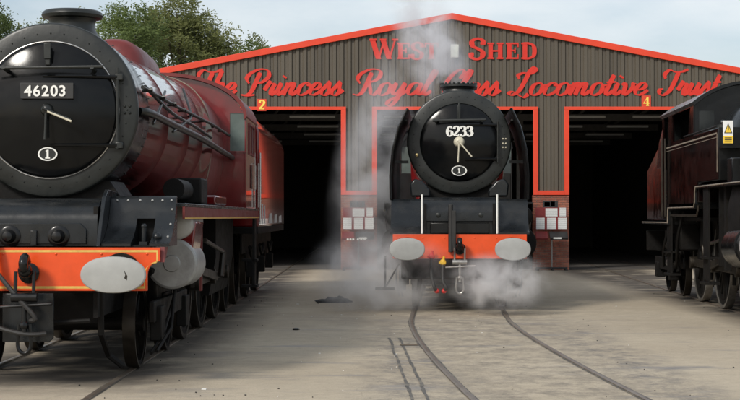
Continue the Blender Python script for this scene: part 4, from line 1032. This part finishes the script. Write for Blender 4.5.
# front platform
cen = [(1.75, 1.93), (1.12, 1.93)]+[(1.12-.34*math.sin(a), 1.66+.27*math.cos(a)) for a in [PI/2*k/8 for k in range(1, 9)]]+[(.78, 1.52), (.86, 1.50), (.86, 1.30), (1.75, 1.30)]
MB().prism(cen, 'x', -.61, .61).build('front_apron', 'platform_black', lc, angle=50)
pan = MB(); pan.box(-.50, .50, .82, .858, 1.31, 1.49); pan.build('apron_panel', 'gloss_black', lc, bevel=.01)
for xx in (-.36, .36): MB().lathe((xx, .80, 1.62), (0,-1,0), [(0, .045), (.03, .04), (.04, .01)], 14).build('apron_bolt', 'smokebox_black', lc)
for s in (-1, 1):
    face = [(1.30, 1.90), (1.22, 1.86), (1.12, 1.70), (1.02, 1.55), (.92, 1.45), (.74, 1.36), (.62, 1.33)]
    MB().prism(face+[(.62, 1.30), (1.32, 1.30), (1.32, 1.90)], 'x', min(s*.64, s*1.17), max(s*.64, s*1.17)).build('wing_plate', 'platform_black', lc, angle=40)
    MB().tube([(s*.63, .60, 1.31), (s*.63, .60, 1.97)], .017, 8).build('front_handrail', 'white_paint', lc)
    # bracket beside the saddle
    b = MB(); b.prism([(s*.50, 1.94), (s*.84, 1.94), (s*.86, 2.16), (s*.78, 2.26), (s*.64, 2.22), (s*.50, 2.06)], 'y', 1.42, 1.70); b.build('saddle_bracket', 'platform_black', lc, bevel=.03)
    # smoke deflector: plate leaning inwards towards the top
    sec = [(1.19, 1.88), (1.20, 2.3), (1.16, 2.75), (1.06, 3.15), (.90, 3.47), (.875, 3.46), (1.03, 3.13), (1.13, 2.74), (1.17, 2.3), (1.16, 1.88)]
    b = MB(); b.prism([(s*p[0], p[1]) for p in sec], 'y', 1.25, 3.9); b.build('smoke_deflector', 'deflector_black', lc, angle=50)
    MB().tube([(s*p[0], 1.24, p[1]) for p in ((1.18, 1.9), (1.187, 2.3), (1.147, 2.75), (1.047, 3.14), (.89, 3.465))], .022, 8).build('deflector_beading', 'gloss_black', lc)
    MB().box(min(s*.9, s*1.17), max(s*.9, s*1.17), 2.2, 2.24, 2.55, 2.60).build('deflector_stay', 'smokebox_black', lc)
MB().tube([(-1.26, .75, .93), (-1.26, .75, .40)], .02, 8).build('step_hanger', 'frame_black', lc)
b = MB(); b.box(-1.42, -1.10, .62, .86, .36, .40); b.tube([(-1.02, .8, .80), (-1.24, .8, .42)], .015, 6); b.build('front_step', 'frame_black', lc)
b = MB(); b.box(-.18, -.06, .44, .52, 1.02, 1.70); b.tube(spline([(-.15, .47, 1.80), (-.15, .47, 1.3), (-.15, .46, 1.0)], 5), .04, 10); b.build('vacuum_standpipe', 'hose_black', lc, bevel=.01)
coupling(lc, .0, .52, 1.06, 'gloss_black', 'worn_steel')
for x0, mm, nm in ((-.47, 'valve_red', 'brake_cock'), (-.28, 'valve_yellow', 'reservoir_cock')):
    z = .93-.10*(x0 > -.3)
    b = MB(); b.ball((x0, .42, z), (.055, .06, .06), 10); b.cyl((x0, .42, z), (x0+.02, .42, z+.10), .022, n=8); b.box(x0-.07, x0+.05, .36, .40, z-.015, z+.015); b.build(nm, mm, lc)
    e = -.03 if x0 < -.3 else -.10
    MB().tube(spline([(x0, .40, z-.04), (x0-.0, .32, z-.30), (x0+.05, .30, .42), (x0+e+.12, .34, .36)], 6), .030, 10).build('air_hose', 'hose_black', lc)
    MB().ball((x0+e+.12, .34, .36), .045, 8).build('hose_coupling', 'valve_red', lc)
MB().box(-.98, .98, .56, .80, .55, .88).build('front_stretcher', 'frame_black', lc, bevel=.02)
tubes(lc, 'guard_iron', 'frame_black', [[(s*.66, .9, .85), (s*.68, .95, .45), (s*.72, 1.2, .22), (s*.76, 1.25, .08)] for s in (-1, 1)], .04)
tubes(lc, 'handrail', 'smokebox_black', [[(s*.93, 1.9, zc+.40), (s*.96, 6, zc+.42), (s*1.04, 11.0, zc+.42)] for s in (-1, 1)], .02)
tender(along(lc, 14.0), C_HEAD, 'maroon_black', 'dark tender half inside the middle doorway behind the steaming locomotive', False)

# ------------------------------------------------------------------ right locomotive: dark tank engine
lr = thing('steam_locomotive', 'dark lined tank steam locomotive with a yellow warning sign, cut by the right edge', 'steam locomotive', (RX(20.2), 20.2, 0), R_HEAD)
zc = 2.66
sbx, door = smokebox_front(lr, 1.0, zc, .86, .66, 0)
dart(door, dome_y(1.0, .66, 0), zc, 'cream_paint')
b = MB(); b.lathe((0, 1.75, zc+.78), (0,0,1), [(0, .36), (.06, .27), (.14, .23), (.30, .225), (.34, .27), (.40, .275), (.42, .22)], 36, False); b.build('chimney', 'smokebox_black', lr)
b = MB(); b.lathe((0, 0, zc), (0,1,0), [(1.9, .80), (1.95, .80), (4.6, .90)], 56); b.build('boiler', 'platform_black', lr, angle=50)
for y, rr in ((2.6, .832), (3.5, .865), (4.4, .90)): MB().torus((0, y, zc), (0,1,0), rr, .012, 56, 6).build('boiler_band', 'smokebox_black', lr)
b = MB(); b.loft([sup_ring(4.55, .90, zc, 3.58, 1.9, 2.6), sup_ring(4.66, .96, zc, 3.60, 1.9, 2.8), sup_ring(6.45, .93, zc-.03, 3.56, 1.9, 2.8)]); b.build('firebox', 'platform_black', lr, angle=50)
b = MB(); b.lathe((0, 3.2, zc+.75), (0,0,1), [(0, .38), (.10, .30), (.22, .28), (.30, .22), (.34, .08)], 30); b.build('dome_cover', 'platform_black', lr)
for xx in (-.16, .16): MB().lathe((xx, 5.6, 3.55), (0,0,1), [(0, .09), (.18, .08), (.2, .05), (.26, .04)], 14).build('safety_valve', 'oily_steel', lr)
W = 1.33
for s in (-1, 1):
    prof = [(4.0, 2.17), (5.95, 2.17), (5.95, 1.84), (6.4, 1.84), (6.4, 3.0), (4.0, 3.0)]
    tk = MB().prism(prof, 'x', min(s*.97, s*W), max(s*.97, s*W)).build('side_tank', 'maroon_black', lr, bevel=.02)
    MB().box(min(s*.97, s*W), max(s*.97, s*W), 3.975, 3.999, 2.17, 3.0).build('tank_front', 'gloss_black', tk, bevel=.004)
    b = MB(); b.cyl((s*1.15, 4.6, 3.0), (s*1.15, 4.6, 3.07), .13, n=18); b.box(s*1.15-.03, s*1.15+.03, 4.42, 4.72, 3.07, 3.10); b.ball((s*1.15, 4.6, 3.11), .045, 8); b.build('filler_cap', 'smokebox_black', tk)
    xo = s*(W+.002)
    ln = MB(); ln.box(xo-.002, xo+.003, 4.12, 9.6, 2.90, 2.925); ln.build('lining', 'lining_grey', tk)
    ln = MB(); ln.box(xo-.002, xo+.003, 4.10, 4.122, 2.3, 2.90); ln.box(xo-.002, xo+.003, 4.122, 9.6, 2.845, 2.853); ln.build('lining', 'lining_grey', tk)
    MB().tube([(s*(W+.03), 4.0, 3.015), (s*(W+.03), 7.2, 3.015)], .014).build('tank_beading', 'frame_black', tk)
    # running plate with its steps down towards the cab
    ed = [(1.0, 2.12), (5.98, 2.12), (6.05, 2.05), (6.07, 1.86), (6.15, 1.78), (9.15, 1.78), (9.2, 1.50), (12.9, 1.50)]
    pts = [(p[0], p[1]) for p in ed]+[(p[0], p[1]-.05) for p in reversed(ed)]
    b = MB(); b.loft([[(xx, p[0], p[1]) for xx, p in ((min(s*.75, s*1.36), p), (max(s*.75, s*1.36), p))]+[(max(s*.75, s*1.36), p[0], p[1]-.05), (min(s*.75, s*1.36), p[0], p[1]-.05)] for p in ed]); b.build('running_plate', 'platform_black', lr, smooth=False)
    MB().tube([(s*1.365, p[0], p[1]-.02) for p in ed], .011, 6).build('plate_edging', 'lining_grey', lr)
    MB().tube([(s*1.30, p[0]+.05, p[1]-.16) for p in ed[1:7]], .022, 6).build('injector_pipe', 'oily_steel', lr)
    # cab side with its opening, door gap behind
    xa, xb = min(s*(W-.03), s*(W-.003)), max(s*(W-.03), s*(W-.003))
    b = MB()
    b.prism([(6.4, 1.83), (9.5, 1.83), (9.5, 3.0), (6.4, 3.0)], 'x', xa, xb)
    b.prism([(6.4, 3.0), (6.95, 3.0), (6.86, 3.36), (6.6, 3.57), (6.4, 3.57)], 'x', xa, xb)
    b.prism([(8.7, 3.0), (9.35, 3.0), (9.35, 3.57), (8.95, 3.57), (8.78, 3.42)], 'x', xa, xb)
    b.prism([(6.6, 3.50), (8.95, 3.50), (8.95, 3.57), (6.6, 3.57)], 'x', xa, xb)
    b.prism([(9.95, 1.55), (10.1, 1.55), (10.1, 3.57), (9.95, 3.57)], 'x', xa, xb)
    b.build('cab_side', 'maroon_black', lr, smooth=False)
    for y in (9.53, 9.93): MB().tube([(s*(W+.03), y, 1.6), (s*(W+.03), y, 3.1)], .018).build('cab_handrail', 'oily_steel', lr)
    MB().box(min(s*1.25, s*1.29), max(s*1.25, s*1.29), 9.5, 9.95, 1.55, 2.5).build('cab_door', 'gloss_black', lr)
    b = MB()
    for y in (9.1, 5.0):
        b.box(s*1.30-.015, s*1.30+.015, y, y+.5, .5, 1.6 if y > 8 else 2.1); b.box(min(s*1.12, s*1.38), max(s*1.12, s*1.38), y, y+.5, .48, .52); b.box(min(s*1.12, s*1.38), max(s*1.12, s*1.38), y, y+.5, .90, .94)
    b.build('footstep', 'frame_black', lr)
    # lubricator and sandbox pieces on the raised plate ahead of the tank
    MB().box(min(s*1.0, s*1.25), max(s*1.0, s*1.25), 3.3, 3.7, 2.125, 2.5).build('lubricator_box', 'gloss_black', lr, bevel=.02)
    tubes(lr, 'injector_pipe', 'frame_black', [spline([(s*1.2, 8.3, 1.7), (s*1.28, 8.5, 1.2), (s*1.25, 8.8, .75), (s*1.2, 9.4, .55)], 5), spline([(s*1.22, 9.9, 1.45), (s*1.3, 10.1, 1.0), (s*1.25, 10.5, .62)], 5)], .03)
    # cylinders
    b = MB(); b.lathe((s*1.04, 2.45, 1.16), (0,1,-.03), [(0, .02), (.004, .16), (.02, .26), (.05, .30), (.10, .305), (.10, .325), (1.15, .325), (1.15, .1)], 36); b.build('cylinder', 'gloss_black', lr)
    b = MB(); b.lathe((s*1.05, 2.40, 1.66), (0,1,0), [(0, .02), (.01, .14), (.05, .20), (1.25, .20), (1.26, .05)], 30); b.build('valve_chest', 'gloss_black', lr)
    b = MB(); b.lathe((s*1.04, 2.40, 1.16), (0,1,0), [(0, .02), (.0, .22), (.04, .27), (.05, .05)], 30); b.build('cylinder_cover', 'cylinder_grey', lr)
    MB().prism([(s*.7, 1.0), (s*1.25, 1.2), (s*1.28, 1.7), (s*1.2, 2.06), (s*.7, 2.06)], 'y', 2.6, 3.55).build('cylinder_casing', 'frame_black', lr, bevel=.02)
    b = MB(); b.box(s*1.15-.05, s*1.15+.05, 4.55, 4.7, .8, 2.06); b.build('motion_bracket', 'frame_black', lr)
running_iron(lr, (4.3, 6.5, 8.75))
motion(lr, (-1, 1), (4.3, 6.5, 8.75), .84, zc, 3.7, 1.10, 1.04)
for y in (4.3, 6.5, 8.75):
    for s in (-1, 1): wheel(lr, s*.76, y, .84, 17, 'frame_black', 'worn_steel')
for y in (1.6, 10.9, 12.75):
    for s in (-1, 1): wheel(lr, s*.76, y, .46, 10)
for s in (-1, 1):
    MB().box(s*1.0-.05, s*1.0+.05, 10.4, 13.2, .5, .75).build('bogie_frame', 'frame_black', lr, bevel=.01)
    for y in (10.9, 12.75): MB().box(s*1.0-.09, s*1.0+.09, y-.16, y+.16, .32, .64).build('axle_box', 'frame_black', lr, bevel=.015)
b = MB()
for s in (-1, 1): b.box(s*.58-.02, s*.58+.02, .6, 13.2, .7, 1.9 if False else 1.45)
b.box(-.57, .57, 1.0, 10.5, .95, 1.4); b.prism([(-.7, .5), (.7, .5), (.9, 1.9), (-.9, 1.9)], 'y', 6.9, 8.0)
b.build('frame', 'frame_black', lr)
MB().prism([(-.7, 1.3), (.7, 1.3), (.6, 2.0), (-.6, 2.0)], 'y', 1.1, 1.9).build('saddle', 'frame_black', lr)
# cab ends, roof, bunker
n = 18; ez, top = 3.56, 3.95
arc = [(1.37*u, ez+(top-ez)*(1-abs(u)**3)) for u in [math.sin(-PI/2+PI*k/n) for k in range(n+1)]]
b = MB(); b.loft([[(p[0], y, p[1]) for p in arc]+[(p[0]*.97, y, p[1]-.05) for p in reversed(arc)] for y in (6.25, 10.2)]); b.build('cab_roof', 'gloss_black', lr, angle=30)
for y in (6.4, 10.06):
    fp = [(-W+.04, 1.6 if y > 9 else 1.85), (W-.04, 1.6 if y > 9 else 1.85)]+[(p[0]*.96, p[1]-.055) for p in reversed(arc)]
    fr = MB().prism(fp, 'y', y, y+.03).build('cab_end', 'gloss_black', lr, smooth=False)
    for s in (-1, 1): MB().box(s*1.10-.13, s*1.10+.13, y-.01, y-.001, 3.05, 3.42).build('window', 'dark_glass', fr)
MB().box(-.6, .6, 7.7, 8.4, 3.92, 3.98).build('roof_ventilator', 'gloss_black', lr, bevel=.01)
MB().box(-1.2, 1.2, 6.45, 10.0, 1.52, 1.58).build('cab_floor', 'frame_black', lr)
bk = [(-1.25, 1.52), (1.25, 1.52), (1.25, 2.55), (1.02, 3.05), (-1.02, 3.05), (-1.25, 2.55)]
MB().prism(bk, 'y', 10.12, 12.95).build('bunker', 'maroon_black', lr, bevel=.03)
b = MB()
for k in range(60):
    rr = random.uniform(.08, .16); b.ball((random.uniform(-.85, .85), random.uniform(10.2, 12.7), 3.06+random.uniform(0, .08)), (rr, rr, rr*.7), 5)
tag(b.build('coal', 'coal', lr, smooth=False), kind='stuff')
for s in (-1, 1): MB().box(s*1.256-.004, s*1.256+.004, 10.35, 10.6, 2.05, 2.3).build('bunker_plate', 'sign_yellow', lr)
for yb, m in ((.5, 'buffer_orange'), (13.05, 'frame_black')):
    MB().box(-1.25, 1.25, yb, yb+.03, .88, 1.30).build('buffer_beam', m, lr, bevel=.005)
for s in (-1, 1):
    oval_buffer(lr, s*.868, 1.06, 0, .27, .18, .5)
    b = MB(); b.lathe((s*.868, 13.08, 1.06), (0,1,0), [(0, .14), (.25, .13), (.25, .08), (.5, .08), (.5, .22), (.55, .2)], 24); b.build('buffer', 'frame_black', lr)
coupling(lr, 0, .5, 1.06)
bk2 = [(-1.25, 2.56), (1.25, 2.56), (1.20, 3.10), (1.12, 3.42), (1.0, 3.55), (-1.0, 3.55), (-1.12, 3.42), (-1.20, 3.10)]
MB().prism(bk2, 'y', 10.11, 11.55).build('bunker_shield', 'gloss_black', lr, bevel=.05)
for s in (-1, 1):
    b = MB(); b.box(min(s*.60, s*1.12), max(s*.60, s*1.12), 9.25, 10.35, .95, 1.46); b.build('tool_box', 'frame_black', lr, bevel=.03)
    for k, (y, z) in enumerate(((9.3, .82), (9.7, .70), (10.2, .88), (9.9, 1.02))):
        b = MB(); b.cyl((s*1.22, y, z), (s*1.22, y+.26, z), .075, n=12); b.ball((s*1.22, y-.04, z), .06, 8); b.tube([(s*1.22, y+.13, z), (s*1.22, y+.15, z+.45)], .028, 6)
        b.build('injector', 'worn_steel' if k == 1 else 'frame_black', lr)
    b = MB(); b.prism([(4.75, 1.0), (6.9, .8), (9.1, .85), (9.1, 1.60), (4.75, 1.95)], 'x', min(s*.50, s*.66), max(s*.50, s*.66)); b.build('frame_plate', 'frame_black', lr)
    for y in (5.35, 7.6):
        b = MB(); b.prism([(y-.22, 1.05), (y+.22, 1.05), (y+.16, 1.80), (y-.16, 1.80)], 'x', min(s*.86, s*.98), max(s*.86, s*.98)); b.build('spring_hanger', 'frame_black', lr, bevel=.02)
    b = MB(); b.box(s*1.16-.04, s*1.16+.04, 4.05, 4.25, .75, 2.08); b.build('tank_support', 'frame_black', lr)
# warning sign on the tank front
wx = -1.19
ws = MB().box(wx-.075, wx+.085, 3.955, 3.972, 2.74, 3.10).build('warning_sign', 'sign_white', lr, bevel=.004)
MB().box(wx-.072, wx+.082, 3.950, 3.9545, 2.745, 2.86).build('caption_panel', 'sign_yellow', ws)
b = MB(); b.prism([(wx-.058, 2.905), (wx+.068, 2.905), (wx+.005, 3.06)], 'y', 3.949, 3.9545); b.build('warning_triangle', 'sign_black', ws, smooth=False)
b = MB(); b.prism([(wx-.042, 2.914), (wx+.052, 2.914), (wx+.005, 3.035)], 'y', 3.946, 3.9485); b.build('triangle_field', 'sign_yellow', ws, smooth=False)
b = MB(); b.prism([(wx+.012, 3.01), (wx-.006, 2.965), (wx+.004, 2.965), (wx-.004, 2.925), (wx+.020, 2.978), (wx+.009, 2.978), (wx+.020, 3.01)], 'y', 3.944, 3.9457); b.build('lightning_bolt', 'sign_black', ws, smooth=False)
for z in (2.83, 2.80, 2.77): MB().box(wx-.05, wx+.06, 3.947, 3.9497, z-.006, z+.006).build('caption_line', 'sign_black', ws)
MB().box(-1.32, -.97, 3.70, 3.975, 2.66, 2.69).build('tank_shelf', 'gloss_black', lr)

# ------------------------------------------------------------------ things on the ground
p = px(333, 301.5, 28.8)
b = MB(); n = 26; m_ = 9; rings = []
for i in range(m_+1):
    f = i/m_; rg = []
    for j in range(n):
        a = 2*PI*j/n; rr = math.cos(f*PI/2)**.6 if f < 1 else 0.02
        q = Vector((math.cos(a)*rr, math.sin(a)*rr, f))
        k = 1+.25*mnoise.noise(q*2.3+Vector((4, 0, 0)))
        h = .125*(f**.7)*(.75+.8*mnoise.noise(Vector((q.x*3.2, q.y*3.2, 1))))*(1-.4*(q.x < -.3))
        rg.append((q.x*.33*k, q.y*.20*k, h))
    rings.append(rg)
b.loft(rings)
o = b.build('crumpled_sack', 'cloth_dark', angle=60); o.location = (p.x, 28.8, .002)
tag(o, 'dark crumpled sack lying flat on the concrete beside the steam', 'sack')
for xx, yy, ll_, nm in ((409, 345.5, .115, 'metal strip'), (296, 330, .10, 'small dark stone')):
    d = CAM_H*F/(yy-217); q = px(xx, yy, d)
    b = MB(); 
    if ll_ > .11: b.prism([(-ll_, -.03), (ll_, -.025), (ll_*.96, .03), (-ll_*.9, .028)], 'z', 0, .012); o = b.build('iron_strip', 'rail_steel'); tag(o, 'thin dark iron strip lying left of the middle rails', 'iron strip')
    else: b.ball((0, 0, .008), (.055, .045, .018), 7); o = b.build('stone', 'coal'); tag(o, 'small black lump of coal on bare concrete', 'coal lump')
    o.location = (q.x, d, .006)

b = MB()
for k in range(60):
    y = random.uniform(11.5, 30); x = random.uniform(-2.2, 6) if k % 2 else random.gauss(.3, .9)
    w = random.uniform(.004, .016)*(2.2 if k % 15 == 0 else 1); a = random.uniform(0, PI)
    pl = [(x+w*random.uniform(.5, 1.3)*math.cos(a+t), y+w*1.6*random.uniform(.5, 1.3)*math.sin(a+t)) for t in (0, 1.3, 2.6, 3.9, 5.2)]
    b.prism(pl, 'z', .001, .006)
tag(b.build('chips', 'white_paint', smooth=False), 'small pale chips scattered over the concrete yard', kind='stuff')
b = MB()
for k in range(90):
    y = random.uniform(11.5, 32); x = random.choice((random.gauss(1.6, 1.0), random.gauss(-2.0, .5), random.uniform(-2, 6)))
    b.ball((x, y, .006), (random.uniform(.004, .012), random.uniform(.004, .012), .006), 5)
tag(b.build('grit', 'coal', smooth=False), 'dark coal grit scattered over the concrete yard', kind='stuff')

# ------------------------------------------------------------------ trees behind the shed
def tree_meshes(seed, h, w, leaf_m, nl=17000, leaf=.105):
    rnd = random.Random(seed)
    trunk = MB(); trunk.tube(spline([(0, 0, 0), (.1, .05, h*.25), (-.1, .1, h*.5), (.1, 0, h*.8)], 4), [.30-.25*k/12 for k in range(13)], 8)
    lobes = []
    for k in range(15):
        a = rnd.uniform(0, 2*PI); f = rnd.uniform(.32, .97)
        sp = w*.5*(1.0-abs(f-.52)**1.4*1.15)
        rr = rnd.uniform(.35, .85)*sp
        c = Vector((math.cos(a)*rr, math.sin(a)*rr, h*f)); s = rnd.uniform(.15, .26)*w
        lobes.append((c, s)); trunk.tube([(0, 0, h*min(f*.65, .7)), c*.6+Vector((0, 0, h*f*.35)), c], [.09, .05, .02], 5)
    lobes.append((Vector((0, 0, h*.9)), w*.16))
    v = []; f_ = []
    per = 42; clumps = nl//per
    for _ in range(clumps):
        c, s = rnd.choice(lobes)
        d = Vector((rnd.gauss(0,1), rnd.gauss(0,1), rnd.gauss(0,1))).normalized()
        cc = c+d*s*rnd.uniform(.45, 1.08)+Vector((0,0,s*.1))
        cs = rnd.uniform(.22, .5)
        for _ in range(per):
            e = Vector((rnd.gauss(0,.6), rnd.gauss(0,.6), rnd.gauss(0,.5)))*cs
            q = cc+e
            u = Vector((rnd.gauss(0,1), rnd.gauss(0,1), rnd.gauss(0,.7))).normalized(); t = u.orthogonal().normalized()
            l = leaf*rnd.uniform(.6, 1.2)
            i = len(v); v += [q-u*l, q+t*l*.45, q+u*l, q-t*l*.45]; f_.append((i, i+1, i+2, i+3))
    cr = MB(); cr.v = [tuple(x) for x in v]; cr.f = f_
    return trunk.build('trunk', 'bark'), cr.build('crown', leaf_m, smooth=False, recalc=False)
protos = [tree_meshes(1, 13.0, 6.5, 'leaf_green'), tree_meshes(2, 12.0, 6.0, 'leaf_olive'), tree_meshes(3, 12.5, 6.8, 'leaf_dark'), tree_meshes(5, 11.0, 5.0, 'leaf_olive')]
used = set()
def plant(k, xp, ytop, d, h0, sw, label, rz):
    top = CAM_H+(217-ytop)/F*d; s = top/h0
    t = thing('tree', label, 'tree', ((xp-370)/F*d, d, 0), rz, 'trees behind the shed')
    t.scale = (s*sw, s*sw, s)
    for o in protos[k]:
        if k not in used: o.parent = t
        else: share(o, t)
    used.add(k)
H = [13.4, 12.4, 12.9, 11.4]
for a in ((0, 118, -6, 84, 1.0, 'tall green tree just right of the red locomotive chimney, top out of frame', .3),
          (1, 182, 0, 88, 1.0, 'olive green tree with the highest top over the left roof slope', 1.4),
          (2, 146, 14, 92, 1.0, 'dark green tree filling the dip between two taller trees', 2.3),
          (3, 213, 19, 90, .9, 'smaller olive tree on the falling right side of the clump', .8),
          (0, 240, 36, 95, .85, 'low green tree just above the roof edge, right end of the clump', 4.0),
          (3, 262, 42, 100, .8, 'lowest thin treetop peeping over the roof edge', 2.9),
          (2, 5, 8, 80, .9, 'dark green tree cut by the left edge of the photo', 5.0),
          (1, 30, 24, 90, .7, 'thin pale treetop left of the chimney behind the black smokebox', 3.5),
          (3, 84, 16, 96, .9, 'olive tree mostly hidden behind the chimney', 1.1)):
    k, xp, yt, d, sw, lab, rz = a
    plant(k, xp, yt, d, H[k], sw, lab, rz)

# ------------------------------------------------------------------ steam and smoke
def steam_mat(name, dens, nscale, lo, hi, col=(.93, .93, .94), power=1.0, wisp=1.0):
    m = bpy.data.materials.new(name); m.use_nodes = True; n = m.node_tree; n.nodes.clear(); lk = n.links.new
    out = n.nodes.new('ShaderNodeOutputMaterial'); pv = n.nodes.new('ShaderNodeVolumePrincipled')
    pv.inputs['Color'].default_value = (*col, 1); pv.inputs['Anisotropy'].default_value = 0.15
    tc = n.nodes.new('ShaderNodeTexCoord')
    ln = n.nodes.new('ShaderNodeVectorMath'); ln.operation = 'LENGTH'; lk(tc.outputs['Object'], ln.inputs[0])
    fall = n.nodes.new('ShaderNodeMapRange'); fall.interpolation_type = 'SMOOTHSTEP'
    fall.inputs[1].default_value = 1.0; fall.inputs[2].default_value = 0.10; fall.inputs[3].default_value = 0; fall.inputs[4].default_value = 1
    lk(ln.outputs['Value'], fall.inputs[0])
    gm = n.nodes.new('ShaderNodeNewGeometry')
    nz = n.nodes.new('ShaderNodeTexNoise'); nz.inputs['Scale'].default_value = nscale; nz.inputs['Detail'].default_value = 4
    nz.inputs['Roughness'].default_value = .6; nz.inputs['Distortion'].default_value = .6
    lk(gm.outputs['Position'], nz.inputs['Vector'])
    r = n.nodes.new('ShaderNodeMapRange'); r.inputs[1].default_value = lo; r.inputs[2].default_value = hi
    lk(nz.outputs['Fac'], r.inputs[0])
    a = n.nodes.new('ShaderNodeMath'); a.operation = 'MULTIPLY'; lk(fall.outputs[0], a.inputs[0]); lk(r.outputs[0], a.inputs[1])
    c = n.nodes.new('ShaderNodeMath'); c.operation = 'MULTIPLY'; lk(a.outputs[0], c.inputs[0]); c.inputs[1].default_value = dens
    lk(c.outputs[0], pv.inputs['Density']); lk(pv.outputs[0], out.inputs['Volume'])
    return m
def puff(name, label, cat, c, rad, rot, m):
    b = MB(); nn = 20
    b.ball((0, 0, 0), 1.0, nn)
    o = b.build(name, m); o.location = c; o.scale = rad; o.rotation_euler = rot
    tag(o, label, cat, kind='stuff')
    return o
puff('steam_cloud', 'dense white steam blowing under the right buffer of the middle locomotive', 'steam', (2.10, 25.0, .52), (.98, .7, .58), (0, 0, 0), steam_mat('steam_low', 6.5, 3.0, .40, .64))
puff('steam_cloud', 'low grey steam drifting round the left buffer of the middle locomotive', 'steam', (.25, 26.2, .62), (1.5, 1.2, .95), (0, 0, 0), steam_mat('steam_left', 4.0, 2.3, .40, .66))
puff('steam_cloud', 'thin haze of steam hanging before the wall left of the middle locomotive', 'steam', (.10, 28.2, 2.3), (.92, 1.0, 2.9), (0, math.radians(8), 0), steam_mat('steam_rise', 2.3, 1.7, .38, .66))
puff('chimney_smoke', 'pale smoke plume spreading left above the chimney of the middle locomotive', 'smoke', (1.12, 28.2, 4.72), (.72, .65, 1.50), (0, math.radians(-22), 0), steam_mat('smoke_plume', 5.6, 2.4, .40, .64, (.92, .92, .94)))
